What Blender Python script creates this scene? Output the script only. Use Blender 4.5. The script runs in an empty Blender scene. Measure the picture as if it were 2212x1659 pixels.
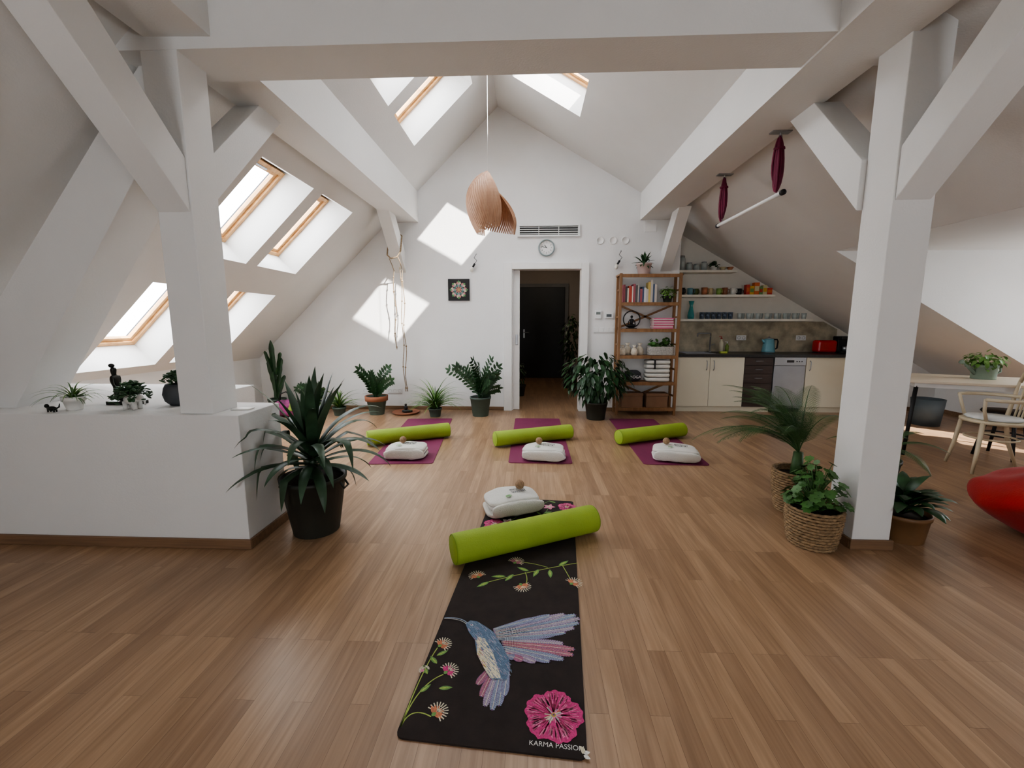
import bpy, math, random
from mathutils import Vector, Matrix, Quaternion, noise
random.seed(7)
C=bpy.context.scene.collection
pi=math.pi
# ---------------------------------------------------------------- materials
_m={}
def M(name,col,rough=.6,metal=0.,var=.08,scale=8.,bump=0.,bscale=60.,coat=0.,spec=.5,sheen=0.):
    if name in _m: return _m[name]
    m=bpy.data.materials.new(name); m.use_nodes=True; nt=m.node_tree; N=nt.nodes; L=nt.links
    b=N["Principled BSDF"]; b.inputs["Roughness"].default_value=rough; b.inputs["Metallic"].default_value=metal
    b.inputs["Coat Weight"].default_value=coat; b.inputs["Specular IOR Level"].default_value=spec
    b.inputs["Sheen Weight"].default_value=sheen
    tc=N.new("ShaderNodeTexCoord"); n=N.new("ShaderNodeTexNoise"); n.inputs["Scale"].default_value=scale; n.inputs["Detail"].default_value=4
    L.new(tc.outputs["Object"],n.inputs["Vector"])
    r=N.new("ShaderNodeValToRGB"); r.color_ramp.elements[0].position=.3; r.color_ramp.elements[1].position=.7
    r.color_ramp.elements[0].color=tuple(c*(1-var) for c in col)+(1,); r.color_ramp.elements[1].color=tuple(min(1,c*(1+var)) for c in col)+(1,)
    L.new(n.outputs["Fac"],r.inputs["Fac"]); L.new(r.outputs["Color"],b.inputs["Base Color"])
    if bump>0:
        n2=N.new("ShaderNodeTexNoise"); n2.inputs["Scale"].default_value=bscale; n2.inputs["Detail"].default_value=3
        L.new(tc.outputs["Object"],n2.inputs["Vector"]); bp=N.new("ShaderNodeBump"); bp.inputs["Strength"].default_value=bump; bp.inputs["Distance"].default_value=.01
        L.new(n2.outputs["Fac"],bp.inputs["Height"]); L.new(bp.outputs["Normal"],b.inputs["Normal"])
    _m[name]=m; return m
def wood(name,c1,c2,axis=2,rough=.5,sc=1.):
    if name in _m: return _m[name]
    m=bpy.data.materials.new(name); m.use_nodes=True; nt=m.node_tree; N=nt.nodes; L=nt.links
    b=N["Principled BSDF"]; b.inputs["Roughness"].default_value=rough
    tc=N.new("ShaderNodeTexCoord"); mp=N.new("ShaderNodeMapping"); s=[45*sc]*3; s[axis]=3*sc; mp.inputs["Scale"].default_value=s
    n=N.new("ShaderNodeTexNoise"); n.inputs["Scale"].default_value=1; n.inputs["Detail"].default_value=5; n.inputs["Distortion"].default_value=.4
    r=N.new("ShaderNodeValToRGB"); r.color_ramp.elements[0].position=.3; r.color_ramp.elements[1].position=.72
    r.color_ramp.elements[0].color=(*c1,1); r.color_ramp.elements[1].color=(*c2,1)
    L.new(tc.outputs["Object"],mp.inputs["Vector"]); L.new(mp.outputs["Vector"],n.inputs["Vector"]); L.new(n.outputs["Fac"],r.inputs["Fac"]); L.new(r.outputs["Color"],b.inputs["Base Color"])
    _m[name]=m; return m
def floormat():
    m=bpy.data.materials.new("oak_laminate"); m.use_nodes=True; nt=m.node_tree; N=nt.nodes; L=nt.links
    b=N["Principled BSDF"]
    tc=N.new("ShaderNodeTexCoord"); sp=N.new("ShaderNodeSeparateXYZ"); cb=N.new("ShaderNodeCombineXYZ")
    L.new(tc.outputs["Object"],sp.inputs[0]); L.new(sp.outputs["Y"],cb.inputs["X"]); L.new(sp.outputs["X"],cb.inputs["Y"])
    k=N.new("ShaderNodeTexBrick"); k.inputs["Scale"].default_value=1; k.inputs["Brick Width"].default_value=.78; k.inputs["Row Height"].default_value=.068
    k.inputs["Mortar Size"].default_value=.0007; k.inputs["Mortar Smooth"].default_value=.3; k.offset=.37; k.offset_frequency=3; k.squash=1
    k.inputs["Color1"].default_value=(.45,.30,.185,1); k.inputs["Color2"].default_value=(.335,.212,.128,1); k.inputs["Mortar"].default_value=(.20,.12,.07,1)
    L.new(cb.outputs[0],k.inputs["Vector"])
    def grain(sx,sy,det,dist,c0,c1,p0=.32,p1=.66):
        mp=N.new("ShaderNodeMapping"); mp.inputs["Scale"].default_value=(sx,sy,1); L.new(cb.outputs[0],mp.inputs["Vector"])
        n=N.new("ShaderNodeTexNoise"); n.inputs["Scale"].default_value=1; n.inputs["Detail"].default_value=det; n.inputs["Distortion"].default_value=dist
        ad=N.new("ShaderNodeVectorMath"); ad.operation='MULTIPLY_ADD'; L.new(k.outputs["Color"],ad.inputs[0]); ad.inputs[1].default_value=(90,40,0); L.new(mp.outputs[0],ad.inputs[2])
        L.new(ad.outputs[0],n.inputs["Vector"])
        r=N.new("ShaderNodeValToRGB"); r.color_ramp.elements[0].position=p0; r.color_ramp.elements[0].color=(*c0,1); r.color_ramp.elements[1].position=p1; r.color_ramp.elements[1].color=(*c1,1)
        L.new(n.outputs["Fac"],r.inputs["Fac"]); return r
    def mul(a,b_):
        mx=N.new("ShaderNodeMix"); mx.data_type='RGBA'; mx.blend_type='MULTIPLY'; mx.inputs[0].default_value=1; L.new(a,mx.inputs[6]); L.new(b_,mx.inputs[7]); return mx.outputs[2]
    c=mul(k.outputs["Color"],grain(1.4,15,5,1.6,(.82,.78,.74),(1.06,1.06,1.06)).outputs["Color"])
    c=mul(c,grain(3,90,3,.3,(.88,.86,.84),(1.05,1.05,1.05)).outputs["Color"])
    L.new(c,b.inputs["Base Color"])
    b.inputs["Roughness"].default_value=.33; b.inputs["Specular IOR Level"].default_value=.5
    return m
def glassmat():
    m=bpy.data.materials.new("window_glass"); m.use_nodes=True; nt=m.node_tree; N=nt.nodes; L=nt.links; N.clear()
    t=N.new("ShaderNodeBsdfTransparent"); g=N.new("ShaderNodeBsdfGlossy"); g.inputs["Roughness"].default_value=.02; x=N.new("ShaderNodeMixShader"); x.inputs[0].default_value=.06; o=N.new("ShaderNodeOutputMaterial")
    L.new(t.outputs[0],x.inputs[1]); L.new(g.outputs[0],x.inputs[2]); L.new(x.outputs[0],o.inputs[0]); return m
WALL=M("white_plaster",(.745,.735,.715),.9,var=.015,scale=3,bump=.12,bscale=90)
FLOOR=floormat(); GLASS=glassmat()
PINE=wood("pine",(.50,.27,.11),(.66,.41,.20),0,.5,.5)
SKIRT=wood("skirting_oak",(.18,.105,.06),(.27,.16,.09),0)
WHITE=M("white_paint",(.82,.81,.79),.5,var=.02)
BLACK=M("black",(.012,.012,.013),.5)
DARKMETAL=M("dark_metal",(.03,.03,.035),.35,.7)
STEEL=M("stainless_steel",(.42,.43,.45),.32,.85,var=.04)
PLASTICW=M("white_plastic",(.78,.78,.77),.35,var=.01)
LEAF=M("dark_leaf",(.026,.072,.026),.38,var=.45,scale=14)
LEAF2=M("mid_leaf",(.06,.15,.035),.45,var=.4,scale=14)
LEAF3=M("light_leaf",(.14,.27,.06),.45,var=.4,scale=20)
LEAFP=M("palm_leaf",(.05,.11,.035),.5,var=.4,scale=10)
LEAFB=M("yucca_leaf",(.040,.080,.042),.42,var=.45,scale=7)
SOIL=M("soil",(.03,.02,.013),.95,var=.4,scale=60)
TERRA=M("terracotta",(.30,.12,.065),.8)
GREENPOT=M("grey_green_pot",(.075,.105,.085),.6)
# ---------------------------------------------------------------- mesh builder
class MB:
    def __init__(s): s.v=[];s.f=[];s.m=[];s.s=[]
    def add(s,vs,fs,m=0,sm=False,T=None):
        o=len(s.v)
        for v in vs:
            v=Vector(v); s.v.append(T@v if T else v)
        for f in fs: s.f.append(tuple(i+o for i in f)); s.m.append(m); s.s.append(sm)
        return s
    def box(s,x0,x1,y0,y1,z0,z1,m=0,T=None):
        return s.add([(x0,y0,z0),(x1,y0,z0),(x1,y1,z0),(x0,y1,z0),(x0,y0,z1),(x1,y0,z1),(x1,y1,z1),(x0,y1,z1)],
          [(0,3,2,1),(4,5,6,7),(0,1,5,4),(1,2,6,5),(2,3,7,6),(3,0,4,7)],m,False,T)
    def hexa(s,p,m=0): return s.add(p,[(0,3,2,1),(4,5,6,7),(0,1,5,4),(1,2,6,5),(2,3,7,6),(3,0,4,7)],m)
    def prism(s,poly,a0,a1,axis,m=0,T=None,sm=False):
        def mk(p,a):
            return (a,p[0],p[1]) if axis==0 else ((p[0],a,p[1]) if axis==1 else (p[0],p[1],a))
        n=len(poly); vs=[mk(p,a0) for p in poly]+[mk(p,a1) for p in poly]
        o=len(s.v); s.add(vs,[tuple(range(n))[::-1],tuple(range(n,2*n))],m,False,T)
        for i in range(n):
            j=(i+1)%n; s.f.append((o+i,o+j,o+n+j,o+n+i)); s.m.append(m); s.s.append(sm)
        return s
    def tube(s,pts,r,m=0,n=8,T=None,sm=True,closed=False):
        pts=[Vector(p) for p in pts]; k=len(pts); R=r if isinstance(r,(list,tuple)) else [r]*k
        vs=[];fs=[]
        d0=(pts[1]-pts[0]).normalized(); up=Vector((0,0,1)) if abs(d0.z)<.9 else Vector((1,0,0)); u=d0.cross(up).normalized()
        for i in range(k):
            if closed: d=(pts[(i+1)%k]-pts[i-1])
            else: d=(pts[min(i+1,k-1)]-pts[max(i-1,0)])
            d=d.normalized(); u=(u-d*u.dot(d)).normalized(); w=d.cross(u)
            for j in range(n):
                a=2*pi*j/n; vs.append(pts[i]+(u*math.cos(a)+w*math.sin(a))*R[i])
        for i in range(k if closed else k-1):
            i2=(i+1)%k
            for j in range(n):
                j2=(j+1)%n; fs.append((i*n+j,i*n+j2,i2*n+j2,i2*n+j))
        if not closed: fs.append(tuple(range(n))[::-1]); fs.append(tuple(range((k-1)*n,k*n)))
        return s.add(vs,fs,m,sm,T)
    def lathe(s,prof,m=0,n=24,c=(0,0,0),T=None,sm=True,cap=True):
        vs=[];fs=[]; c=Vector(c); k=len(prof)
        for r,z in prof:
            for j in range(n):
                a=2*pi*j/n; vs.append(c+Vector((r*math.cos(a),r*math.sin(a),z)))
        for i in range(k-1):
            for j in range(n):
                j2=(j+1)%n; fs.append((i*n+j,i*n+j2,(i+1)*n+j2,(i+1)*n+j))
        if cap: fs.append(tuple(range(n))[::-1]); fs.append(tuple(range((k-1)*n,k*n)))
        return s.add(vs,fs,m,sm,T)
    def ell(s,c,r,m=0,n=12,k=8,T=None,e=1.,f=None):
        vs=[];fs=[]; c=Vector(c); r=(r,r,r) if not isinstance(r,(tuple,list)) else r
        sg=lambda x:math.copysign(abs(x)**e,x)
        for i in range(1,k):
            th=pi*i/k
            for j in range(n):
                a=2*pi*j/n; p=Vector((r[0]*sg(math.sin(th))*sg(math.cos(a)),r[1]*sg(math.sin(th))*sg(math.sin(a)),r[2]*sg(math.cos(th))))
                if f: p=f(p)
                vs.append(c+p)
        t=Vector((0,0,r[2])); b=Vector((0,0,-r[2]))
        if f: t=f(t); b=f(b)
        vs.append(c+t); vs.append(c+b); K=(k-1)*n
        for i in range(k-2):
            for j in range(n):
                j2=(j+1)%n; fs.append((i*n+j,(i+1)*n+j,(i+1)*n+j2,i*n+j2))
        for j in range(n):
            j2=(j+1)%n; fs.append((K,j,j2)); fs.append((K+1,(k-2)*n+j2,(k-2)*n+j))
        return s.add(vs,fs,m,True,T)
    def leaf(s,p,d,nn,L,W,m=0,droop=.12):
        p=Vector(p); d=Vector(d).normalized(); sd=d.cross(Vector(nn))
        if sd.length<1e-3: sd=d.cross(Vector((1,.1,0)))
        sd.normalize(); u=sd.cross(d)
        a=p+d*L*.3; b=p+d*L*.68-u*L*droop*.4; t=p+d*L-u*L*droop
        return s.add([p,a-sd*W*.46+u*W*.1,a,a+sd*W*.46+u*W*.1,b-sd*W*.4+u*W*.1,b,b+sd*W*.4+u*W*.1,t],
           [(0,2,1),(0,3,2),(1,2,5,4),(2,3,6,5),(4,5,7),(5,6,7)],m,True)
    def blade(s,pts,ws,m=0,fold=.25):
        pts=[Vector(p) for p in pts]; k=len(pts); vs=[];fs=[]
        h=(pts[-1]-pts[0]); h.z=0
        if h.length<1e-3: h=Vector((1,0,0))
        sd=Vector((-h.y,h.x,0)).normalized()
        for i in range(k):
            d=(pts[min(i+1,k-1)]-pts[max(i-1,0)]).normalized(); u=d.cross(sd)
            vs+= [pts[i]-sd*ws[i]/2-u*ws[i]*fold,pts[i],pts[i]+sd*ws[i]/2-u*ws[i]*fold]
        for i in range(k-1):
            a=i*3; fs+=[(a,a+1,a+4,a+3),(a+1,a+2,a+5,a+4)]
        return s.add(vs,fs,m,True)
    def text(s,txt,size,T,m=0,ext=.0):
        cu=bpy.data.curves.new("t","FONT"); cu.body=txt; cu.size=size; cu.align_x='CENTER'; cu.align_y='CENTER'; cu.extrude=ext
        o=bpy.data.objects.new("t",cu); C.objects.link(o)
        bpy.context.view_layer.update()
        me=bpy.data.meshes.new_from_object(o.evaluated_get(bpy.context.evaluated_depsgraph_get()))
        s.add([v.co.copy() for v in me.vertices],[tuple(p.vertices) for p in me.polygons],m,False,T)
        bpy.data.objects.remove(o); bpy.data.curves.remove(cu); return s
    def obj(s,name,mats,loc=(0,0,0),rot=0,bevel=0,parent=None,label=None,cat=None,group=None,kind=None):
        me=bpy.data.meshes.new(name); me.from_pydata([tuple(v) for v in s.v],[],s.f)
        mats=mats if isinstance(mats,(list,tuple)) else [mats]
        for m in mats: me.materials.append(m)
        me.polygons.foreach_set("material_index",s.m); me.polygons.foreach_set("use_smooth",s.s); me.update()
        o=bpy.data.objects.new(name,me); C.objects.link(o); o.location=loc; o.rotation_euler=(0,0,rot)
        if bevel:
            b=o.modifiers.new("b","BEVEL"); b.width=bevel; b.segments=2; b.limit_method='ANGLE'; b.angle_limit=.7
        if parent: o.parent=parent
        tag(o,label,cat,group,kind); return o
def tag(o,label=None,cat=None,group=None,kind=None):
    if label: o["label"]=label
    if cat: o["category"]=cat
    if group: o["group"]=group
    if kind: o["kind"]=kind
def E(name,loc,label,cat,rot=0,group=None):
    o=bpy.data.objects.new(name,None); o.empty_display_size=.1; C.objects.link(o); o.location=loc; o.rotation_euler=(0,0,rot); tag(o,label,cat,group); return o
def RT(x=0,y=0,z=0,rx=0,ry=0,rz=0): return Matrix.Translation((x,y,z))@Matrix.Rotation(rz,4,'Z')@Matrix.Rotation(ry,4,'Y')@Matrix.Rotation(rx,4,'X')
ST="structure"
# ---------------------------------------------------------------- shell
zL=lambda x:4.226+.95*(x+.466)
zR=lambda x:4.226-.575*(x+.466)
xL=lambda z:-.466-(4.226-z)/.95
def roof(name,xs,ys,holes,zf,nrm,th,tops=(),dn=None):
    mb=MB(); idx={}
    nrm=Vector(nrm).normalized()
    def vid(i,j,l):
        k=(i,j,l)
        if k not in idx:
            p=Vector((xs[i],ys[j],zf(xs[i])))+(nrm*th if l else Vector())
            if l and xs[i] in tops: p+=dn
            idx[k]=len(mb.v); mb.v.append(p)
        return idx[k]
    cells=set()
    for i in range(len(xs)-1):
        for j in range(len(ys)-1):
            cx=(xs[i]+xs[i+1])/2; cy=(ys[j]+ys[j+1])/2
            if any(h[0]<cx<h[1] and h[2]<cy<h[3] for h in holes): continue
            cells.add((i,j))
    def F(*a): mb.f.append(tuple(a)); mb.m.append(0); mb.s.append(False)
    for i,j in cells:
        F(vid(i,j,0),vid(i,j+1,0),vid(i+1,j+1,0),vid(i+1,j,0)); F(vid(i,j,1),vid(i+1,j,1),vid(i+1,j+1,1),vid(i,j+1,1))
        for di,dj,a,b in ((-1,0,(i,j),(i,j+1)),(1,0,(i+1,j+1),(i+1,j)),(0,-1,(i+1,j),(i,j)),(0,1,(i,j+1),(i+1,j+1))):
            if (i+di,j+dj) not in cells: F(vid(*a,0),vid(*a,1),vid(*b,1),vid(*b,0))
    return mb.obj(name,WALL,kind=ST)
YA,YB,YC,YD=3.55,4.37,4.55,5.3
xa,xb,xc,xd,xe,xf=xL(.86),xL(1.64),xL(1.90),xL(2.62),xL(3.36),xL(4.02)
LH=[(xa,xb,YA,YB),(xa,xb,YC,YD),(xc,xd,YA,YB),(xc,xd,YC,YD),(xe,xf,YA,YB),(xe,xf,YC,YD)]
RH=[(-.22,.553,YA,YB),(-.22,.553,YC,YD)]
TH=.36; FL=.11
nL=Vector((-.95,0,1)).normalized(); nR=Vector((.575,0,1)).normalized()
dnL=-Vector((1,0,.95)).normalized()*FL
roof("ceiling",[-4.95,xa,xb,xc,xd,xe,xf,-.466],[-2.6,YA,YB,YC,YD,6.4],LH,zL,nL,TH,(xb,xd,xf),dnL)
roof("ceiling",[-.466,-.22,.553,3.284,6.05],[-2.6,2.6,YA,YB,YC,4.9,YD,7.05],RH+[(3.284,6.05,2.6,4.9)],zR,nR,TH)
def skylight(k,h,zf,nrm,flare):
    x0,x1,y0,y1=h; p0=Vector((x0,y0,zf(x0))); p1=Vector((x1,y0,zf(x1))); u=(p1-p0); Lx=u.length-flare; u.normalize(); v=Vector((0,1,0)); n=nrm
    T=Matrix.Translation(p0)@Matrix((( u.x,v.x,n.x,0),(u.y,v.y,n.y,0),(u.z,v.z,n.z,0),(0,0,0,1)))
    Ly=y1-y0; mb=MB(); w=.04; a,b=TH-.07,TH+.02
    mb.box(0,Lx,0,w,a,b,0,T); mb.box(0,Lx,Ly-w,Ly,a,b,0,T); mb.box(0,w,w,Ly-w,a,b,0,T); mb.box(Lx-w,Lx,w,Ly-w,a,b,0,T)
    w2=.08; a2,b2=TH-.045,TH-.01
    mb.box(w,Lx-w,w,w2,a2,b2,0,T); mb.box(w,Lx-w,Ly-w2,Ly-w,a2,b2,0,T); mb.box(w,w2,w2,Ly-w2,a2,b2,0,T); mb.box(Lx-w2,Lx-w,w2,Ly-w2,a2,b2,0,T)
    mb.box(w2,Lx-w2,w2,Ly-w2,TH-.04,TH-.035,1,T)
    mb.box(-.03,Lx+.03,-.03,0,TH+.02,TH+.06,2,T); mb.box(-.03,Lx+.03,Ly,Ly+.03,TH+.02,TH+.06,2,T)
    mb.box(Lx-w2+.02,Lx-w2+.04,Ly*.3,Ly*.7,a2-.03,a2-.015,3,T)
    mb.obj("window_%d"%k,[PINE,GLASS,DARKMETAL,STEEL],kind=ST,bevel=.003)
    ld=bpy.data.lights.new("portal","AREA"); ld.shape='RECTANGLE'; ld.size=Lx-.1; ld.size_y=Ly-.1; ld.cycles.is_portal=True
    lo=bpy.data.objects.new("skylight_portal",ld); C.objects.link(lo); lo.matrix_world=T@Matrix.Translation((Lx/2,Ly/2,TH+.05))
for k,h in enumerate(LH): skylight(k+1,h,zL,nL,FL)
for k,h in enumerate(RH): skylight(k+7,h,zR,nR,0)
mb=MB()
mb.prism([(-4.9,0),(-.27,0),(-.27,zR(-.27)),(-.466,4.226),(-4.9,zL(-4.9))],6.28,6.43,1)
mb.prism([(-.27,2.09),(.75,2.09),(.75,zR(.75)),(-.27,zR(-.27))],6.28,6.43,1)
mb.prism([(.75,0),(2.1,0),(2.1,zR(2.1)),(.75,zR(.75))],6.28,6.43,1)
mb.prism([(1.95,0),(2.1,0),(2.1,zR(2.1)),(1.95,zR(1.95))],6.43,7.0,1)
mb.obj("wall_back",M("white_plaster_lit",(.79,.785,.775),.9,var=.015,scale=3,bump=.12,bscale=90),kind=ST)  # same white plaster, lighter colour stands in for stronger light on this wall
MB().prism([(2.1,0),(6.1,0),(6.1,zR(6.1)),(2.1,zR(2.1))],6.88,7.0,1).obj("wall_kitchen",M("cream_wall",(.74,.71,.64),.85,var=.02),kind=ST)
MB().prism([(4.95,0),(6.1,0),(6.1,zR(6.1)),(4.95,zR(4.95))],6.5,6.88,1).obj("wall_recess",WALL,kind=ST)
MB().box(-4.25,-4.1,-2.5,6.28,0,.775).obj("wall_left",WALL,kind=ST)
mb=MB(); mb.box(6.0,6.12,-2.5,2.6,0,.5); mb.box(6.0,6.12,4.9,6.5,0,.5); mb.box(6.0,6.12,2.6,4.9,0,.95); mb.box(6.0,6.12,2.6,3.2,.95,2.07); mb.box(6.0,6.12,4.3,4.9,.95,2.07); mb.box(6.0,6.12,3.2,4.3,1.75,2.07)
mb.obj("wall_right",WALL,kind=ST)
mb=MB(); mb.prism([(3.288,2.068),(6.0,zR(6.0)),(6.0,2.07)],4.895,4.95,1); mb.prism([(3.288,2.068),(6.0,zR(6.0)),(6.0,2.07)],2.55,2.605,1); mb.box(3.288,6.12,2.55,4.95,2.068,2.15)
mb.obj("wall_dormer",WALL,kind=ST)
mb=MB()
for y in (3.2,4.24): mb.box(6.02,6.1,y,y+.06,.95,1.75)
mb.box(6.02,6.1,3.2,4.3,.95,1.01); mb.box(6.02,6.1,3.2,4.3,1.69,1.75); mb.box(6.05,6.055,3.2,4.3,1,1.7,1)
mb.obj("window_9",[PINE,GLASS],kind=ST)
def portal(x,y,z,sx,sy,rot):
    ld=bpy.data.lights.new("portal","AREA"); ld.shape='RECTANGLE'; ld.size=sx; ld.size_y=sy; ld.cycles.is_portal=True
    lo=bpy.data.objects.new("window_portal",ld); C.objects.link(lo); lo.location=(x,y,z); lo.rotation_euler=rot
portal(6.15,3.75,1.35,.8,1.1,(0,math.radians(90),0))
mb=MB(); Y0,Y1=-2.6,-2.45
mb.prism([(-4.9,0),(-1.9,0),(-1.9,zL(-1.9)),(-4.9,zL(-4.9))],Y0,Y1,1)
mb.prism([(-1.9,0),(2.8,0),(2.8,1.0),(-1.9,1.0)],Y0,Y1,1)
mb.prism([(-1.9,1.9),(2.8,1.9),(2.8,zR(2.8)),(-.466,4.226),(-1.9,zL(-1.9))],Y0,Y1,1)
mb.prism([(2.8,0),(6.1,0),(6.1,zR(6.1)),(2.8,zR(2.8))],Y0,Y1,1)
mb.box(-.95,1.75,Y0,Y1,1.0,1.9)  # gaps left either side are unseen openings, added to fill the foreground
mb.obj("wall_rear",WALL,kind=ST)
portal(-1.43,-2.65,1.45,.95,.9,(math.radians(90),0,0)); portal(2.27,-2.65,1.45,1.05,.9,(math.radians(90),0,0))  # portals for the added openings behind the camera
MB().box(-4.95,6.1,-2.6,10.35,-.1,0).obj("floor",FLOOR,kind=ST)
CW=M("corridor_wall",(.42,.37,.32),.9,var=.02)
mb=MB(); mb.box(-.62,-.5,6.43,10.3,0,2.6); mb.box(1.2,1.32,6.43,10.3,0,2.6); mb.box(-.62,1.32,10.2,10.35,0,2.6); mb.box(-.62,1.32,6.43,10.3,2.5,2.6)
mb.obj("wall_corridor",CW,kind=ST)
cl=E("corridor_fill_lamp",(.35,8.4,2.5),"small round added fill lamp dimly brightening the corridor","lamp")  # invented lamp, added only to lift the too dark corridor
MB().lathe([(.001,-.06),(.08,-.05),(.12,-.02),(.12,0),(.001,0)],0,24).obj("fill_lamp_cover",M("opal_glass",(.7,.66,.58),.3),parent=cl)
pl=bpy.data.lights.new("corridor_fill","POINT"); pl.energy=9; pl.color=(1,.86,.7); pl.shadow_soft_size=.1; po=bpy.data.objects.new("corridor_fill",pl); C.objects.link(po); po.location=(.35,8.4,2.33)  # added warm fill light for the corridor
mb=MB(); mb.box(-.39,-.27,6.24,6.29,0,2.15); mb.box(.72,.83,6.24,6.29,0,2.15); mb.box(-.27,.72,6.24,6.29,2.06,2.15); mb.box(-.27,-.25,6.28,6.45,0,2.07); mb.box(.72,.75,6.28,6.45,0,2.07); mb.box(-.25,.72,6.28,6.45,2.06,2.09)
mb.obj("trim_1",WHITE,kind=ST,bevel=.004)
d=MB().box(-.25,-.16,6.33,6.375,.005,2.055).obj("door_1",WHITE,kind=ST,bevel=.003)
MB().box(-.22,-.185,6.322,6.335,.98,1.13).obj("pull_handle",STEEL,parent=d,label="recessed steel pull plate",bevel=.004)
DD=M("charcoal_door",(.022,.026,.030),.5)
d=MB().box(-.28,.80,10.13,10.2,0,2.12,0).obj("door_2",DD,kind=ST,bevel=.01)
mb=MB(); mb.box(-.17,-.13,10.115,10.13,.95,1.15); mb.tube([(-.15,10.12,1.08),(-.15,10.07,1.08),(-.03,10.07,1.08)],.01); mb.obj("handle",STEEL,parent=d)
mb=MB(); mb.box(-.36,-.28,10.12,10.2,0,2.2); mb.box(.8,.88,10.12,10.2,0,2.2); mb.box(-.28,.8,10.12,10.2,2.12,2.2); mb.obj("trim_2",M("grey_trim",(.2,.2,.2),.6),kind=ST)
def bb(name,*bx):
    mb=MB()
    for b in bx: mb.box(*b)
    mb.obj(name,SKIRT,kind=ST,bevel=.004)
bb("baseboard_back",(-4.1,-.39,6.265,6.28,0,.055),(.83,2.1,6.265,6.28,0,.055))
bb("baseboard_partition",(-4.1,-1.605,2.235,2.25,0,.06),(-1.62,-1.605,2.25,2.66,0,.06))
bb("baseboard_post",(1.855,2.095,2.385,2.4,0,.06),(1.855,1.87,2.4,2.61,0,.06),(2.08,2.095,2.4,2.61,0,.06))
bb("baseboard_right",(4.95,6.0,6.485,6.5,0,.06),(5.985,6.0,-2.4,6.48,0,.06))
mb=MB(); mb.prism([(-4.1,2.25),(-1.62,2.25),(-1.62,2.64),(-2.3,2.64),(-2.3,3.42),(-4.1,3.42)],0,.79,2)
mb.obj("wall_partition",WALL,kind=ST,bevel=.004)
mb=MB(); mb.box(-1.98,-1.79,2.285,2.49,.79,2.75); mb.obj("trim_3",WALL,kind=ST,bevel=.004)
mb=MB(); mb.box(1.87,2.08,2.4,2.61,0,2.80); mb.obj("trim_4",WALL,kind=ST,bevel=.004)
fy=lambda x:2.35+.037*x
by=lambda x:2.65+.04*x
bz=lambda x:2.70+.021*x
mb=MB(); a,b=-2.35,2.35
mb.hexa([(a,fy(a),bz(a)),(b,fy(b),bz(b)),(b,by(b),bz(b)),(a,by(a),bz(a)),(a,fy(a),bz(a)+.42),(b,fy(b),bz(b)+.42),(b,by(b),bz(b)+.42),(a,by(a),bz(a)+.42)])
mb.obj("trim_5",WALL,kind=ST)
MB().prism([(-1.95,2.72),(-1.61,2.72),(-1.61,3.16),(-1.95,2.84)],-2.45,6.28,1).obj("trim_6",WALL,kind=ST)
MB().prism([(1.52,2.72),(1.9,2.72),(1.9,2.88),(1.52,3.10)],-2.45,6.28,1).obj("trim_7",WALL,kind=ST)
def brace(k,poly,x0,x1): MB().prism(poly,x0,x1,0).obj("trim_%d"%k,WALL,kind=ST,bevel=.003)
brace(8,[(2.49,1.99),(3.23,2.73),(2.98,2.73),(2.49,2.24)],-1.975,-1.8)
brace(9,[(2.285,1.88),(1.45,2.73),(1.72,2.73),(2.285,2.15)],-1.975,-1.8)
brace(10,[(2.61,1.93),(3.36,2.73),(3.10,2.73),(2.61,2.2)],1.84,2.02)
brace(11,[(2.40,1.93),(1.58,2.73),(1.84,2.73),(2.40,2.19)],1.88,2.06)
brace(12,[(6.28,2.02),(5.6,2.73),(5.86,2.73),(6.28,2.3)],-1.97,-1.81)
brace(13,[(6.28,2.02),(5.6,2.73),(5.86,2.73),(6.28,2.3)],1.83,1.98)
MB().prism([(-3.35,.45),(-3.12,.78),(-1.96,2.42),(-1.96,2.78),(-2.02,2.75),(-3.55,.9),(-3.9,.45)],2.4,2.66,1).obj("trim_14",WALL,kind=ST,bevel=.003)
# ---------------------------------------------------------------- camera / light
cd=bpy.data.cameras.new("camera"); cam=bpy.data.objects.new("camera",cd); C.objects.link(cam)
cam.location=(0,0,1.3); cam.rotation_euler=(math.radians(90-8.16),0,math.radians(2.46)); cd.sensor_width=36; cd.lens=36*920/2212; cd.clip_start=.05
bpy.context.scene.camera=cam
sd=bpy.data.lights.new("sun","SUN"); sd.energy=22; sd.angle=math.radians(.6); sd.color=(1,.96,.90); so=bpy.data.objects.new("sun",sd); C.objects.link(so)
so.rotation_euler=Vector((-1,1,-1.12)).to_track_quat('-Z','Y').to_euler(); so.location=(8,-6,9)
w=bpy.data.worlds.new("world"); bpy.context.scene.world=w; w.use_nodes=True
bg=w.node_tree.nodes["Background"]; bg.inputs[0].default_value=(.89,.94,1,1); bg.inputs[1].default_value=15.5
try: bpy.context.scene.view_settings.look='AgX - Medium High Contrast'
except Exception as ex: print(ex)
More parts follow.
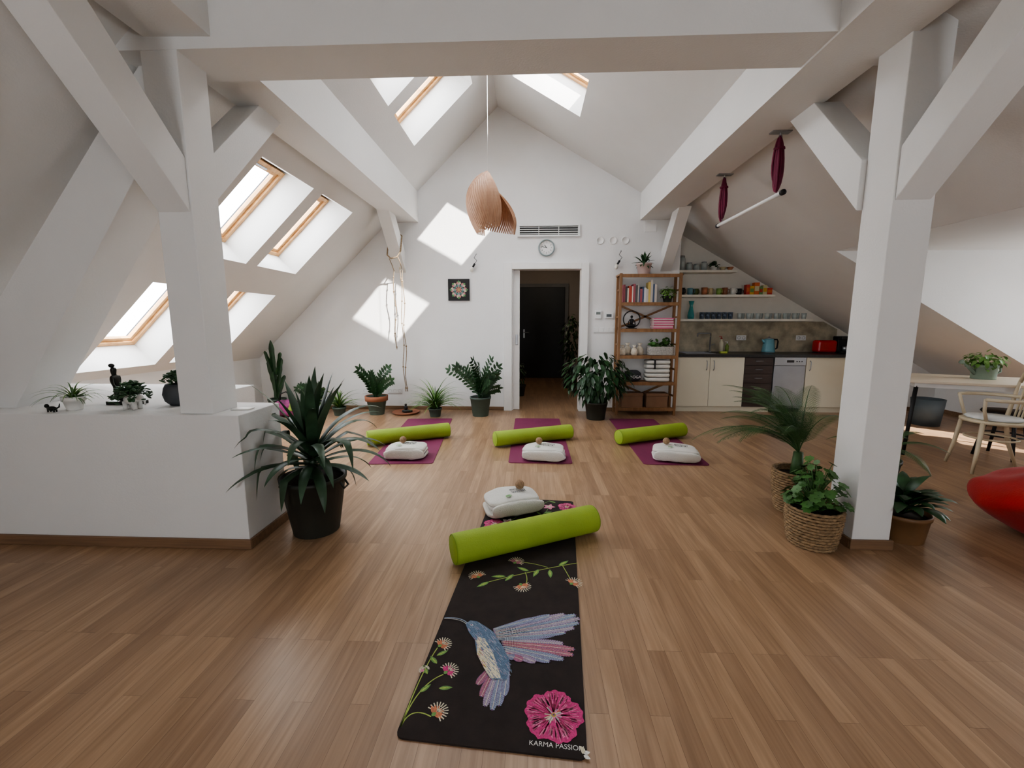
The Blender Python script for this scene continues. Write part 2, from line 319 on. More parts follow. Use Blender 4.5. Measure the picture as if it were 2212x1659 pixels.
# ---------------------------------------------------------------- yoga mats, bolsters, towels
PURPLE=M("purple_rubber",(.20,.026,.085),.7,var=.05,bump=.15,bscale=200)
PURPLE2=M("purple_print",(.28,.07,.14),.7)
LIME=M("lime_fabric",(.31,.43,.05),.75,var=.06,bump=.25,bscale=150)
TOWEL=M("white_terry",(.80,.78,.72),.95,var=.04,bump=.7,bscale=220,sheen=.3)
CORK=M("cork",(.30,.19,.11),.8,var=.25,scale=80)
def rr(w,l,r,n=5):
    pts=[]
    for cx,cy,a0 in ((w-r,r,-pi/2),(w-r,l-r,0),(r,l-r,pi/2),(r,r,pi)):
        for i in range(n+1):
            a=a0+pi/2*i/n; pts.append((cx+r*math.cos(a),cy+r*math.sin(a)))
    return pts
def flatpoly(mb,pts,z,m,T=None): mb.add([(p[0],p[1],z) for p in pts],[tuple(range(len(pts)))],m,False,T)
def mat_at(p0,p1,label):
    p0=Vector(p0);p1=Vector(p1); d=p1-p0; ang=math.atan2(d.y,d.x)-pi/2
    mb=MB(); mb.prism(rr(.6,d.length,.03),0,.006,2,0)
    for cy in (.1,d.length-.12):
        n=24
        for rad in (.03,.045):
            vs=[];fs=[]
            for i in range(n):
                a=2*pi*i/n
                for q in (rad,rad+.003): vs.append((.3+q*math.cos(a),cy+q*math.sin(a),.0066))
            for i in range(n): j=(i+1)%n; fs.append((2*i,2*i+1,2*j+1,2*j))
            mb.add(vs,fs,1)
    return mb.obj("yoga_mat",[PURPLE,PURPLE2],loc=(p0.x,p0.y,0),rot=ang,label=label,cat="yoga mat")
mat_at((-1.50,3.74),(-1.66,5.62),"plum purple yoga mat under a lime bolster near houseplants")
mat_at((-.20,3.84),(-.20,5.72),"plum purple yoga mat lying before the doorway")
mat_at((1.06,3.85),(1.08,5.75),"plum purple yoga mat lying before the wooden shelf")
def bolster(a,b,r,z,label):
    a=Vector(a);b=Vector(b); d=b-a; L=d.length; ang=math.atan2(d.y,d.x)
    root=E("bolster",(a.x,a.y,z),label,"bolster",rot=ang)
    T=Matrix.Translation((0,0,r))@Matrix.Rotation(pi/2,4,'Y')
    MB().lathe([(r-.012,.0),(r-.003,.006),(r,.016),(r,L-.016),(r-.003,L-.006),(r-.012,L)],0,40,T=T).obj("cover",LIME,parent=root)
    for x in (.004,L-.004): MB().tube([(x,(r-.006)*math.cos(2*pi*i/40),r+(r-.006)*math.sin(2*pi*i/40)) for i in range(40)],.004,n=6,closed=True).obj("piping",M("lime_piping",(.22,.33,.03),.7),parent=root)
    return root
bolster((-1.73,4.33),(-.93,4.74),.080,.007,"lime green cylindrical bolster across a purple mat by plants")
bolster((-.37,4.36),(.46,4.72),.080,.007,"lime green cylindrical bolster across a purple mat before the doorway")
bolster((.95,4.49),(1.76,4.86),.080,.007,"lime green cylindrical bolster across a purple mat before the shelf")
bolster((-.41,2.13),(.40,2.54),.083,.008,"lime green cylindrical bolster across the floral black mat")
GREY=M("print_grey",(.25,.25,.25),.9); PGREEN=M("print_green",(.25,.42,.2),.9)
def towel(x,y,rot,s,label,ball,seed):
    root=E("folded_towel",(x,y,.0095),label,"towel",rot=rot)
    rnd=random.Random(seed); mb=MB()
    hx,hy=.20*s,.135*s
    for i in range(3):
        ox=rnd.uniform(-.008,.008); oy=rnd.uniform(-.006,.006)
        def f(p,i=i):
            nz=noise.noise(Vector((p.x*9+seed*3,p.y*9,i*5.)))*.014
            q=Vector(p); q.z=p.z+nz*.4+.010*(1-abs(p.x)/hx)*(i>0) - (.014*(abs(p.x)/hx)**3)*(i==2)
            q.x+=nz*.8+noise.noise(Vector((p.y*14,i*7.,seed)))*.014; q.y+=noise.noise(Vector((p.x*11,i*3.,seed)))*.014; q.z=max(q.z,-.022); return q
        mb.ell((ox,oy,.023+i*.036),(hx-.006*i,hy-.004*i,.022),0,40,14,e=.5,f=f)
    mb.ell((0,-hy*.93,.058),(hx*.96,.02,.047),0,32,12,e=.6,f=lambda p:p+Vector((0,1,1))*noise.noise(Vector((p.x*16,seed,p.z*10)))*.008)
    mb.obj("towel_body",TOWEL,parent=root)
    tb=MB(); tb.text("JELENA",.034*s,RT(.04*s,-.02,.133,rz=pi),0,.0012); tb.text("MARSAKO",.024*s,RT(.04*s,.02,.133,rz=pi),0,.0012)
    tb.obj("embroidery",GREY,parent=root,label="small grey embroidered lettering")
    tb=MB()
    for a in (.6,1.3,2.0): tb.leaf((-.06,-.055,.132),(math.cos(a),-math.sin(a),0),(0,0,1),.04,.018,0,0)
    tb.obj("leaf_emblem",PGREEN,parent=root,label="small green leaf emblem")
    bx,by_=ball; MB().ell((0,0,0),.033,0,20,14).obj("massage_ball",CORK,loc=(x+bx,y+by_,.0095+.160),label="brown cork massage ball resting on a folded towel",cat="ball",group="cork massage balls")
towel(-1.20,3.98,.05,1.0,"white folded terry towel on a purple mat",(-.04,.02),3)
towel(.14,3.99,-.12,1.04,"white folded terry towel on the middle purple mat",(-.05,.03),8)
towel(1.40,4.02,-.22,1.08,"white folded terry towel slightly unrolled on a purple mat",(-.08,.04),12)
towel(-.12,2.83,.42,.98,"white folded terry towel on the floral black mat",(.05,.05),21)
# floral mat
MBLK=M("black_mat_suede",(.024,.015,.013),.85,var=.3,scale=14,bump=.1,bscale=200)
cols={'blue':(.13,.20,.30),'pblue':(.27,.34,.45),'pink':(.60,.06,.22),'dpink':(.28,.03,.08),'lpink':(.78,.27,.42),'rose':(.45,.17,.22),'lil':(.40,.34,.43),'cream':(.72,.66,.5),'green':(.17,.33,.1),'lime':(.4,.5,.12),'orange':(.6,.22,.12),'white':(.8,.78,.74),'purple':(.2,.1,.25),'gold':(.55,.38,.08)}
cn=list(cols); FM=[MBLK]+[M("stitch_"+k,cols[k],.8,var=.25,scale=160) for k in cn]; ci={k:i+1 for i,k in enumerate(cn)}
O2=Vector((-.42,1.155)); ang=math.atan2(1.87,.142)-pi/2; ca,sa=math.cos(-ang),math.sin(-ang)
def Lc(X,Y): v=Vector((X,Y))-O2; return Vector((v.x*ca-v.y*sa,v.x*sa+v.y*ca))
mb=MB(); mb.prism(rr(.6,1.88,.025),0,.0065,2,0); ZZ=.0070
def stroke(pts,w,c,z=0):
    pts=[Vector(p) for p in pts]; vs=[];fs=[]
    for i,p in enumerate(pts):
        d=(pts[min(i+1,len(pts)-1)]-pts[max(i-1,0)]).normalized(); n=Vector((-d.y,d.x))
        vs+=[(*(p-n*w/2),ZZ+z),(*(p+n*w/2),ZZ+z)]
    for i in range(len(pts)-1): fs.append((2*i,2*i+2,2*i+3,2*i+1))
    mb.add(vs,fs,ci[c])
def petal(c,d,L,W,col,z=0,n=8):
    c=Vector(c); d=Vector(d).normalized(); s=Vector((-d.y,d.x)); pts=[]
    for i in range(n+1):
        t=i/n; pts.append(c+d*L*t+s*W/2*math.sin(pi*t**.85))
    for i in range(n-1,0,-1):
        t=i/n; pts.append(c+d*L*t-s*W/2*math.sin(pi*t**.85))
    flatpoly(mb,pts,ZZ+z,ci[col])
def bez(a,b,c,n=14): a,b,c=Vector(a),Vector(b),Vector(c); return [a*(1-t)**2+b*2*t*(1-t)+c*t*t for t in [i/n for i in range(n+1)]]
def feather(c,tip,W,cA,cB,k=24,z=0):
    c=Vector(c); tip=Vector(tip); d=tip-c; L=d.length; d.normalize(); s=Vector((-d.y,d.x))
    prof=lambda t: W/2*min(1,(t*1.1+.25))*(1 if t<.75 else math.sqrt(max(0,1-((t-.75)/.25)**2)))
    out=[c+d*L*t+s*prof(t) for t in [i/14 for i in range(15)]]+[c+d*L*t-s*prof(t) for t in [i/14 for i in range(13,-1,-1)]]
    flatpoly(mb,out,ZZ+z,ci['purple'])
    for i in range(k):
        t=(i+.5)/k*.95; w=prof(min(1,t+.03)); p=c+d*L*t
        for sg in (1,-1): stroke([p,p+s*sg*w*.90+d*L*.045],L/k*.62,cA,z+.0001)
    stroke([c,c+d*L*.97],.0018,cB,z+.0002)
def fan_flower(P,r,cin,cout,up):
    P=Vector(P); k=13
    for i in range(k):
        a=up-1.9+3.8*i/(k-1); dd=Vector((math.cos(a),math.sin(a))); stroke([P+dd*r*.55,P+dd*r],.004,cout,.0003)
    for i in range(7):
        a=up-1.2+2.4*i/6; petal(P-Vector((math.cos(up),math.sin(up)))*r*.35,(math.cos(a),math.sin(a)),r*.95,r*.32,cin,.0001+.0001*i)
    for i in range(5):
        a=up-.9+1.8*i/4; stroke([P,P+Vector((math.cos(a),math.sin(a)))*r*.6],.003,'cream',.0012)
    petal(P-Vector((math.cos(up),math.sin(up)))*r*.6,(math.cos(up),math.sin(up)),r*.5,r*.4,'green',.0013)
def bigflower(P,r,seed=1):
    P=Vector(P); R=random.Random(seed)
    offs=[.25+2*pi*i/5+R.uniform(-.12,.12) for i in range(5)]
    for i,a in enumerate(offs):
        hw=.78+R.uniform(-.05,.1); pts=[P.copy()]; n=26; ph=R.uniform(0,6)
        for j in range(n+1):
            b=a-hw+2*hw*j/n; q=(j/n-.5)*2; rad=r*(.98-.30*abs(q)**3.2)*(1+.03*math.sin(j*1.1+ph)+R.uniform(-.018,.018))
            pts.append(P+Vector((math.cos(b),math.sin(b)))*rad)
        z=.0001+.00022*i
        mb.add([(p.x,p.y,ZZ+z) for p in pts],[(0,q+1,q+2) for q in range(n)],ci['pink'])
        for j in range(46):
            b=a+R.uniform(-hw,hw)*.93; q=abs(b-a)/hw; r1=r*(.95-.30*q**3)*R.uniform(.75,.98); r0=r1*R.uniform(.45,.85); e=Vector((math.cos(b),math.sin(b)))
            stroke([P+e*r0,P+e*r1],.0022,R.choice(['lpink','lpink','dpink','rose','pink']),z+.0001)
        for j in range(10):
            b=a+R.uniform(-hw,hw)*.6; e=Vector((math.cos(b),math.sin(b))); stroke([P+e*r*.12,P+e*r*R.uniform(.4,.62)],.0025,'dpink',z+.00015)
        e=Vector((math.cos(a+hw*.97),math.sin(a+hw*.97))); stroke([P+e*r*.2,P+e*r*.68],.003,'dpink',z+.00018)
    for i in range(34):
        a=R.uniform(0,2*pi); e=Vector((math.cos(a),math.sin(a))); stroke([P+e*r*.04,P+e*r*R.uniform(.18,.36)],.0035,R.choice(['cream','cream','lpink','orange','lil']),.0013+.00001*i)
    petal(P-Vector((0,r*.09)),(0,1),r*.18,r*.16,'gold',.0018); petal(P-Vector((0,r*.04)),(0,1),r*.09,r*.08,'purple',.0019)
body=[Lc(*p) for p in ((-.255,1.690),(-.225,1.686),(-.19,1.66),(-.150,1.627),(-.106,1.55),(-.074,1.479),(-.072,1.43),(-.079,1.385),(-.138,1.385),(-.168,1.434),(-.2025,1.50),(-.221,1.576),(-.252,1.62),(-.274,1.67))]
for i,(x,y,cA) in enumerate(((-.185,1.36,'rose'),(-.165,1.31,'rose'),(-.148,1.272,'lil'),(-.122,1.258,'pblue'),(-.10,1.275,'pblue'),(-.085,1.315,'pblue'))):
    feather(Lc(-.135+.012*i,1.46),Lc(x,y),.030,cA,'cream',26,.0001+.0003*i)
for i,(x,y,cA) in enumerate(((.145,1.575,'lil'),(.188,1.545,'rose'),(.180,1.515,'rose'),(.14,1.49,'pblue'),(.085,1.477,'pblue'),(.03,1.472,'lil'),(-.02,1.478,'rose'),(-.055,1.49,'pblue'))):
    feather(Lc(-.115+.004*i,1.585-.012*i),Lc(x,y),.034,cA,'cream',26,.0002+.0003*i)
for i,(x,y,cA) in enumerate(((.11,1.622,'pblue'),(.16,1.640,'pblue'),(.20,1.668,'lil'),(.224,1.700,'pblue'),(.230,1.728,'lil'),(.215,1.750,'pblue'),(.165,1.752,'lil'),(.10,1.742,'pblue'),(.03,1.716,'pblue'))):
    feather(Lc(-.135-.002*i,1.585+.007*i),Lc(x,y),.034,cA,'cream',30,.0003+.0003*i)
flatpoly(mb,body,ZZ+.0032,ci['blue'])
flatpoly(mb,[Lc(*p) for p in ((-.213,1.595),(-.18,1.585),(-.14,1.51),(-.115,1.44),(-.10,1.39),(-.138,1.388),(-.168,1.434),(-.2025,1.50))],ZZ+.0034,ci['cream'])
R=random.Random(2)
def inpoly(p,poly):
    c=False;n=len(poly)
    for i in range(n):
        a,b=poly[i],poly[i-1]
        if (a.y>p.y)!=(b.y>p.y) and p.x<(b.x-a.x)*(p.y-a.y)/(b.y-a.y)+a.x: c=not c
    return c
cnt=0
while cnt<260:
    X=R.uniform(-.275,-.07);Y=R.uniform(1.385,1.69); p=Lc(X,Y)
    if not inpoly(p,body): continue
    cnt+=1; belly=(X+.213)<(1.60-Y)*.33 and Y<1.59
    stroke([p,p+Vector((.012,-.013))],.0022,R.choice(['cream','gold','rose','lil'] if belly else ['pblue','pblue','blue','blue','lil']),.0036+.000001*cnt)
stroke(bez(Lc(-.265,1.672),Lc(-.30,1.712),Lc(-.372,1.70)),.0045,'pblue',.004)
stroke(bez(Lc(-.268,1.665),Lc(-.30,1.70),Lc(-.372,1.697)),.002,'white',.0042)
petal(Lc(-.252,1.662),(1,0),.014,.011,'white',.0042); petal(Lc(-.250,1.662),(1,0),.008,.007,'purple',.0044)
bigflower(Lc(.085,1.252),.100,4)
for (x,y,c) in ((-.349,1.55,'orange'),(-.299,1.42,'pink'),(-.305,1.248,'orange')):
    P=Lc(x,y); fan_flower(P,.038,c,'cream',.9)
    stroke(bez(Lc(-.412,1.19),Lc(-.40,(1.19+y)/2+.05),P-Vector((.015,.02))),.004,'lime',.0001)
fan_flower(Lc(-.392,1.42),.02,'lpink','cream',2.2)
for x,y,a in ((-.36,1.49,.7),(-.375,1.40,2.2),(-.32,1.34,.2),(-.385,1.32,.9),(-.35,1.45,2.4)): petal(Lc(x,y),(math.cos(a),math.sin(a)),.05,.018,'green',.0003); petal(Lc(x,y),(math.cos(a),math.sin(a)),.04,.006,'lime',.0004)
for (x,y,c,a) in ((-.268,2.03,'orange',2.2),(-.033,1.948,'orange',-1.),(-.07,2.17,'rose',1.2),(.225,1.99,'orange',.8)): fan_flower(Lc(x,y),.045,c,'cream',a)
stroke(bez(Lc(.265,2.17),Lc(.05,2.10),Lc(-.21,1.975),20),.0045,'lime'); stroke(bez(Lc(.10,2.12),Lc(.02,2.16),Lc(-.05,2.165)),.004,'lime'); stroke(bez(Lc(.18,2.14),Lc(.2,2.07),Lc(.215,2.0)),.004,'lime'); stroke(bez(Lc(-.02,2.07),Lc(0,2.0),Lc(-.02,1.96)),.004,'lime')
for x,y,a in ((-.12,2.03,3.3),(-.2,1.98,3.9),(.05,2.10,4.4),(.11,2.10,4.8),(.0,2.08,2.7),(.16,2.14,.8),(-.08,2.05,4.2)): petal(Lc(x,y),(math.cos(a),math.sin(a)),.075,.024,'green',.0003); petal(Lc(x,y)+Vector((math.cos(a),math.sin(a)))*.01,(math.cos(a),math.sin(a)),.05,.010,'lime',.0005)
bigflower(Lc(-.225,2.60),.075,8); bigflower(Lc(.265,2.885),.065,9)
for x,y in ((.14,2.88),(-.14,2.64),(.0,2.62),(.2,2.62)):
    P=Lc(x,y)
    for i in range(5): a=2*pi*i/5; petal(P,(math.cos(a),math.sin(a)),.046,.028,'white' if x<.1 else 'lpink',.0002); petal(P,(math.cos(a),math.sin(a)),.028,.010,'rose' if x<.1 else 'cream',.0004)
for pts in (((.05,2.7),(.12,2.78),(.13,2.85)),((-.12,2.66),(-.05,2.75),(.02,2.95)),((.2,2.66),(.26,2.75),(.27,2.83)),((.05,2.85),(.08,2.92),(.15,2.98))): stroke(bez(*[Lc(*p) for p in pts]),.004,'green')
for x,y,a in ((.1,2.78,.4),(.08,2.75,2.2),(.22,2.7,1.9),(.05,2.9,1.2),(.19,2.95,2.6)): petal(Lc(x,y),(math.cos(a),math.sin(a)),.06,.018,'green',.0003)
tp=Lc(.088,1.148); mb.text("KARMA PASSION",.0225,RT(tp.x,tp.y,ZZ+.0003,rz=0),ci['white'])
for x,y,a in ((.180,1.128,.3),(.178,1.126,1.4),(.184,1.132,2.2),(.18,1.122,-.4)): petal(Lc(x-.012,y),(math.cos(a),math.sin(a)),.022,.013,'cream' if a>1 else 'white',.0006+.0001*a)
mb.obj("yoga_mat",FM,loc=(O2.x,O2.y,0),rot=ang,label="black yoga mat printed with hummingbird and pink flowers",cat="yoga mat")
# ---------------------------------------------------------------- plants
def pot(root,prof,mat,name="pot",n=32):
    return MB().lathe(prof,0,n).obj(name,mat,parent=root)
def potprof(rb,rt,h,rim=.012):
    return [(rb*.0+.001,0),(rb,0),(rb*1.01,.004),(rt-.002,h-rim*2.2),(rt+.004,h-rim*2.1),(rt+.006,h),(rt-.006,h),(rt-.010,h-.03),(.001,h-.03)]
def plant(name,loc,label,rb,rt,h,pm,foliage,rot=0,fm=LEAF,cat="potted plant",rim=.012):
    root=E(name,loc,label,cat,rot=rot)
    MB().lathe(potprof(rb,rt,h,rim),0,32).obj("pot",pm,parent=root)
    MB().lathe([(.001,h-.034),(rt-.011,h-.034),(rt-.011,h-.026),(.001,h-.018)],0,24).obj("soil",SOIL,parent=root)
    mb=MB(); foliage(mb,h-.025); mb.obj("foliage",fm,parent=root)
    return root
def f_yucca(n,L,W,seed,stem=0.08,m=0,clamp=None,top=1.0,curl=1.):
    def f(mb,h0):
        R=random.Random(seed)
        mb.tube([(0,0,h0-.02),(0,0,h0+stem)],[.025,.02],m)
        for i in range(n):
            u=i/(n-1); az=i*2.399+R.uniform(-.25,.25); l=L*R.uniform(.8,1.08)*(.72+.5*u*(1-u)*2)*(top if u<.25 else 1); el=math.radians(86-84*u*R.uniform(.85,1.1)+R.uniform(-6,6))
            pts=[];p=Vector((0,0,h0+stem*(1-u*.6))); k=14; e=el; w=[]
            kink=R.randint(5,9) if R.random()<.25 and u>.4 else 99
            cv=R.uniform(3.,8.5)*curl*(1.1 if u>.25 else .3)
            for j in range(k+1):
                t=j/k; pts.append(p.copy()); w.append(W*(.5+.5*math.sin(pi/2*min(1,t*2.6))) if t<.5 else W*(1-((t-.5)/.5)**1.8)+.001)
                p+=Vector((math.cos(az)*math.cos(e),math.sin(az)*math.cos(e),math.sin(e)))*l/k
                p.z=max(p.z,.02)
                if clamp and p.x<clamp[0] and p.y>clamp[1] and p.z<clamp[2]: p.x=clamp[0]
                e-=math.radians(cv*(.3+1.4*t))
                if j==kink: e-=math.radians(40)
                e=max(e,-1.45)
            mb.blade(pts,w,m,.14)
    return f
def f_spider(n,L,W,seed,up=1.,ymax=9.):
    def f(mb,h0):
        R=random.Random(seed)
        for i in range(n):
            az=R.uniform(0,2*pi); l=L*R.uniform(.6,1.1); e=math.radians(R.uniform(40,88)); p=Vector((0,0,h0)); pts=[];w=[];k=8
            for j in range(k+1):
                t=j/k; pts.append(p.copy()); w.append(W*(1-t**2*.9)); p+=Vector((math.cos(az)*math.cos(e),math.sin(az)*math.cos(e),math.sin(e)))*l/k; e-=math.radians(R.uniform(10,17))*up
                p.z=max(p.z,.01); p.y=min(p.y,ymax)
            mb.blade(pts,w,i%2,.2)
    return f
def f_zz(n,H,seed,ll=.07,lw=.032,spread=.5,pairs=11,skip=.25):
    def f(mb,h0):
        R=random.Random(seed)
        for i in range(n):
            az=i*2.399+R.uniform(-.4,.4); l=H*R.uniform(.7,1.05); e=math.radians(90-R.uniform(8,48)*spread*2*(.3+.7*i/n)); p=Vector((R.uniform(-.03,.03),R.uniform(-.03,.03),h0)); pts=[];k=pairs
            if math.sin(az)>.3: l*=.75
            for j in range(k+1):
                pts.append(p.copy()); p+=Vector((math.cos(az)*math.cos(e),math.sin(az)*math.cos(e)*.8,math.sin(e)))*l/k; e-=math.radians(3.4)
            mb.tube(pts,[.007-.005*j/k for j in range(k+1)],0,5)
            for j in range(int(k*skip),k+1):
                d=(pts[min(j+1,k)]-pts[max(j-1,0)]).normalized(); s=d.cross(Vector((math.cos(az+1.2),math.sin(az+1.2),.25))).normalized(); nn=s.cross(d)
                for sg in (1,-1):
                    mb.leaf(pts[j],s*sg*.9+d*.55,nn,ll*R.uniform(.8,1.1),lw,0,.15)
            mb.leaf(pts[-1],d,nn,ll,lw)
    return f
def f_bush(n,c,r,ll,lw,seed,stems=5,down=.5,m=0):
    def f(mb,h0):
        R=random.Random(seed); c0=Vector(c)
        for i in range(stems):
            a=2*pi*i/stems+R.uniform(-.3,.3); e=c0+Vector((r[0]*.5*math.cos(a),r[1]*.5*math.sin(a),r[2]*R.uniform(-.2,.6)))
            mb.tube([(0,0,h0),Vector((0,0,h0)).lerp(e,.5)+Vector((0,0,.05)),e],[.009,.006,.003],0,5)
        for i in range(n):
            v=Vector((R.gauss(0,1),R.gauss(0,1),R.gauss(0,1))).normalized()*R.uniform(.35,1)**.5
            p=c0+Vector((v.x*r[0],v.y*r[1],v.z*r[2])); d=Vector((v.x,v.y,v.z*.4-down))+Vector((R.uniform(-.4,.4),R.uniform(-.4,.4),R.uniform(-.3,.3)))
            mb.leaf(p,d,Vector((v.x*.5,v.y*.5,1)),ll*R.uniform(.7,1.15),lw*R.uniform(.8,1.1),m,.2)
    return f
def f_round(n,r,H,ll,seed):
    def f(mb,h0):
        R=random.Random(seed)
        for i in range(n):
            az=R.uniform(0,2*pi); q=R.uniform(.1,1)**.6*r; z=h0+H*(1-.6*(q/r)**2)*R.uniform(.35,1.05); p=Vector((q*math.cos(az),q*math.sin(az),z))
            mb.tube([(0,0,h0-.01),(p.x*.35,p.y*.35,h0+(z-h0)*.6),p],.0022,0,4)
            nn=Vector((math.cos(az)*.75,math.sin(az)*.75,1)).normalized()+Vector((R.uniform(-.4,.4),R.uniform(-.4,.4),0)); nn.normalize(); s=nn.orthogonal().normalized(); t=nn.cross(s); k=14; rad=ll*R.uniform(.6,1.1)
            vs=[p-nn*rad*.15]+[p+(s*math.cos(2*pi*j/k)+t*math.sin(2*pi*j/k))*rad*(1+.15*math.cos(j*pi)) for j in range(k)]
            mb.add(vs,[(0,1+j,1+(j+1)%k) for j in range(k)],0,True)
    return f
def f_palm(n,L,seed,azs=None,rise=55,stem=.1,wd=.0022,lf=.13):
    def f(mb,h0):
        R=random.Random(seed)
        mb.tube([(0,0,h0-.03),(0,0,h0+stem)],[.045,.03],0,10)
        for i in range(n):
            az=(azs[i%len(azs)] if azs else i*2.399)+R.uniform(-.15,.15); l=L*R.uniform(.8,1.08); e=math.radians(R.uniform(rise-18,rise+25)); p=Vector((0,0,h0+stem)); pts=[];k=30
            for j in range(k+1):
                pts.append(p.copy()); p+=Vector((math.cos(az)*math.cos(e),math.sin(az)*math.cos(e),math.sin(e)))*l/k; e-=math.radians(3.0)
            mb.tube(pts,[.005-.004*j/k for j in range(k+1)],0,5)
            sd_=Vector((-math.sin(az),math.cos(az),0))
            for j in range(4,k+1):
                d=(pts[min(j+1,k)]-pts[j-1]).normalized(); u=d.cross(sd_); ln=lf*L/.7*math.sin(pi*min(.95,(j/k)*.8+.18))
                for sg in (1,-1):
                    for q in (0,.5):
                        b=pts[j]-d*q*l/k; dd=(sd_*sg*.75+d*.75-u*.25+Vector((0,0,.12))).normalized(); t=b+dd*ln; w=d*wd
                        mb.add([b-w,b+w,b+dd*ln*.6+w,t,b+dd*ln*.6-w],[(0,1,2,4),(4,2,3)],0,True)
    return f
def f_lance(n,L,W,H,seed):
    def f(mb,h0):
        R=random.Random(seed)
        for i in range(n):
            az=i*2.399+R.uniform(-.3,.3); ql=R.uniform(.4,1); e=math.radians(85-50*i/n); p0=Vector((0,0,h0)); p1=p0+Vector((math.cos(az)*math.cos(e),math.sin(az)*math.cos(e),math.sin(e)))*H*ql
            mb.tube([p0,p1],.003,0,5)
            pts=[];w=[];p=p1.copy();k=7; l=L*R.uniform(.8,1.1)
            for j in range(k+1):
                t=j/k; pts.append(p.copy()); w.append(W*math.sin(pi*(t*.94+.05))**.8); p+=Vector((math.cos(az)*math.cos(e),math.sin(az)*math.cos(e),math.sin(e)))*l/k; e-=math.radians(13)
            mb.blade(pts,w,0,.15)
    return f
def f_succ(n,r,seed,trail=.5,s=.014):
    def f(mb,h0):
        R=random.Random(seed)
        for i in range(n):
            az=R.uniform(0,2*pi); q=R.uniform(.1,1)*r; z=h0+.05*(1-q/r)+R.uniform(0,.05)-trail*max(0,q-r*.55)
            p=Vector((q*math.cos(az),q*math.sin(az),z)); T=Matrix.Translation(p)@Matrix.Rotation(az,4,'Z')@Matrix.Rotation(R.uniform(-1,.8),4,'Y')
            mb.ell((0,0,0),(s*1.4,s*.9,s*.4),0,7,5,T=T)
            if i%3==0: mb.tube([(0,0,h0-.01),(p.x*.5,p.y*.5,h0+.05),p],.0025,0,4)
    return f
DARKPOT=M("dark_charcoal_pot",(.032,.033,.026),.55,var=.15)
yp=plant("potted_yucca",(-1.35,2.50,0),"tall spiky yucca in dark bucket pot beside white partition",.135,.19,.36,DARKPOT,f_yucca(54,.575,.060,5,stem=.20,clamp=(-.24,-.26,.8),top=1.05,curl=1.1),fm=LEAFB)
for sg in (1,-1): MB().tube([(sg*.18,-.03,.33),(sg*.205,-.03,.29),(sg*.205,.03,.29),(sg*.18,.03,.33)],.007).obj("handle",DARKPOT,parent=yp)
cr=E("potted_cactus",(-3.72,6.02,0),"tall dark columnar cactus in a pot by the back wall","potted plant")
pot(cr,potprof(.09,.12,.2),GREENPOT)
def column(mb,base,h,r,n=8,lean=(0,0)):
    vs=[];fs=[];k=14;b=Vector(base)
    for i in range(k+1):
        t=i/k; rr_=r*(1 if t<.85 else math.sqrt(max(.02,1-((t-.85)/.15)**2)))*(1+.12*math.sin(t*h*45))
        for j in range(n*2):
            a=pi*j/n; q=rr_*(1 if j%2 else .5); vs.append(b+Vector((q*math.cos(a)+lean[0]*t,q*math.sin(a)+lean[1]*t,h*t)))
    for i in range(k):
        for j in range(n*2): j2=(j+1)%(2*n); fs.append((i*2*n+j,i*2*n+j2,(i+1)*2*n+j2,(i+1)*2*n+j))
    mb.add(vs,fs,0)
mb=MB(); column(mb,(0,0,.17),.88,.04,3,(-.03,0)); column(mb,(.02,0,.3),.5,.032,3,(.09,0)); column(mb,(-.02,.02,.3),.45,.032,3,(-.09,0)); column(mb,(.03,.0,.55),.33,.028,3,(.07,0)); column(mb,(-.02,-.03,.6),.3,.028,3,(-.09,0)); column(mb,(.03,-.02,.2),.35,.03,3,(.12,0))
mb.obj("cactus_stems",LEAF,parent=cr)
plant("potted_zamioculcas",(-3.12,5.95,0),"leafy dark green potted plant by the back wall",.08,.11,.18,GREENPOT,f_zz(11,.38,31,spread=.5))
plant("spider_plant",(-2.71,5.84,0),"arching light green spider plant in a low pot",.07,.09,.12,GREENPOT,f_spider(64,.42,.02,4,.8,.38),fm=[LEAF2,LEAF3])
zp=plant("potted_zamioculcas",(-2.2,5.93,0),"small zamioculcas in a green pot with terracotta rim",.10,.145,.26,GREENPOT,f_zz(8,.52,12,ll=.095,lw=.045,spread=.45))
MB().lathe([(.147,.2),(.158,.2),(.162,.27),(.15,.27),(.147,.2)],0,32,cap=False).obj("pot_collar",TERRA,parent=zp)
plant("spider_plant",(-1.33,5.82,0),"full light green spider plant on the floor by wall",.07,.09,.12,GREENPOT,f_spider(110,.55,.02,9,.8,.42),fm=[LEAF2,LEAF3])
plant("potted_zamioculcas",(-.70,5.90,0),"bushy zamioculcas in a grey-green pot beside the doorway",.11,.145,.27,GREENPOT,f_zz(20,.60,22,ll=.09,lw=.038,spread=.68))
plant("umbrella_plant",(.90,5.76,0),"large dark leafy umbrella plant beside the shelf",.12,.15,.24,DARKPOT,f_bush(380,(0,0,.60),(.44,.22,.33),.14,.06,41,7,.7))
plant("corridor_plant",(.80,8.6,0),"tall leafy plant in the dark corridor",.12,.16,.4,DARKPOT,f_bush(160,(0,0,1.0),(.2,.22,.5),.12,.05,5,4,.6))
plant("corridor_plant",(-.2,7.6,0),"low potted plant in the dark corridor",.09,.12,.2,DARKPOT,f_bush(60,(0,0,.42),(.12,.15,.2),.09,.04,6,4,.5))
BASK=M("woven_seagrass",(.30,.20,.11),.85,var=.35,scale=50,bump=.6,bscale=90)
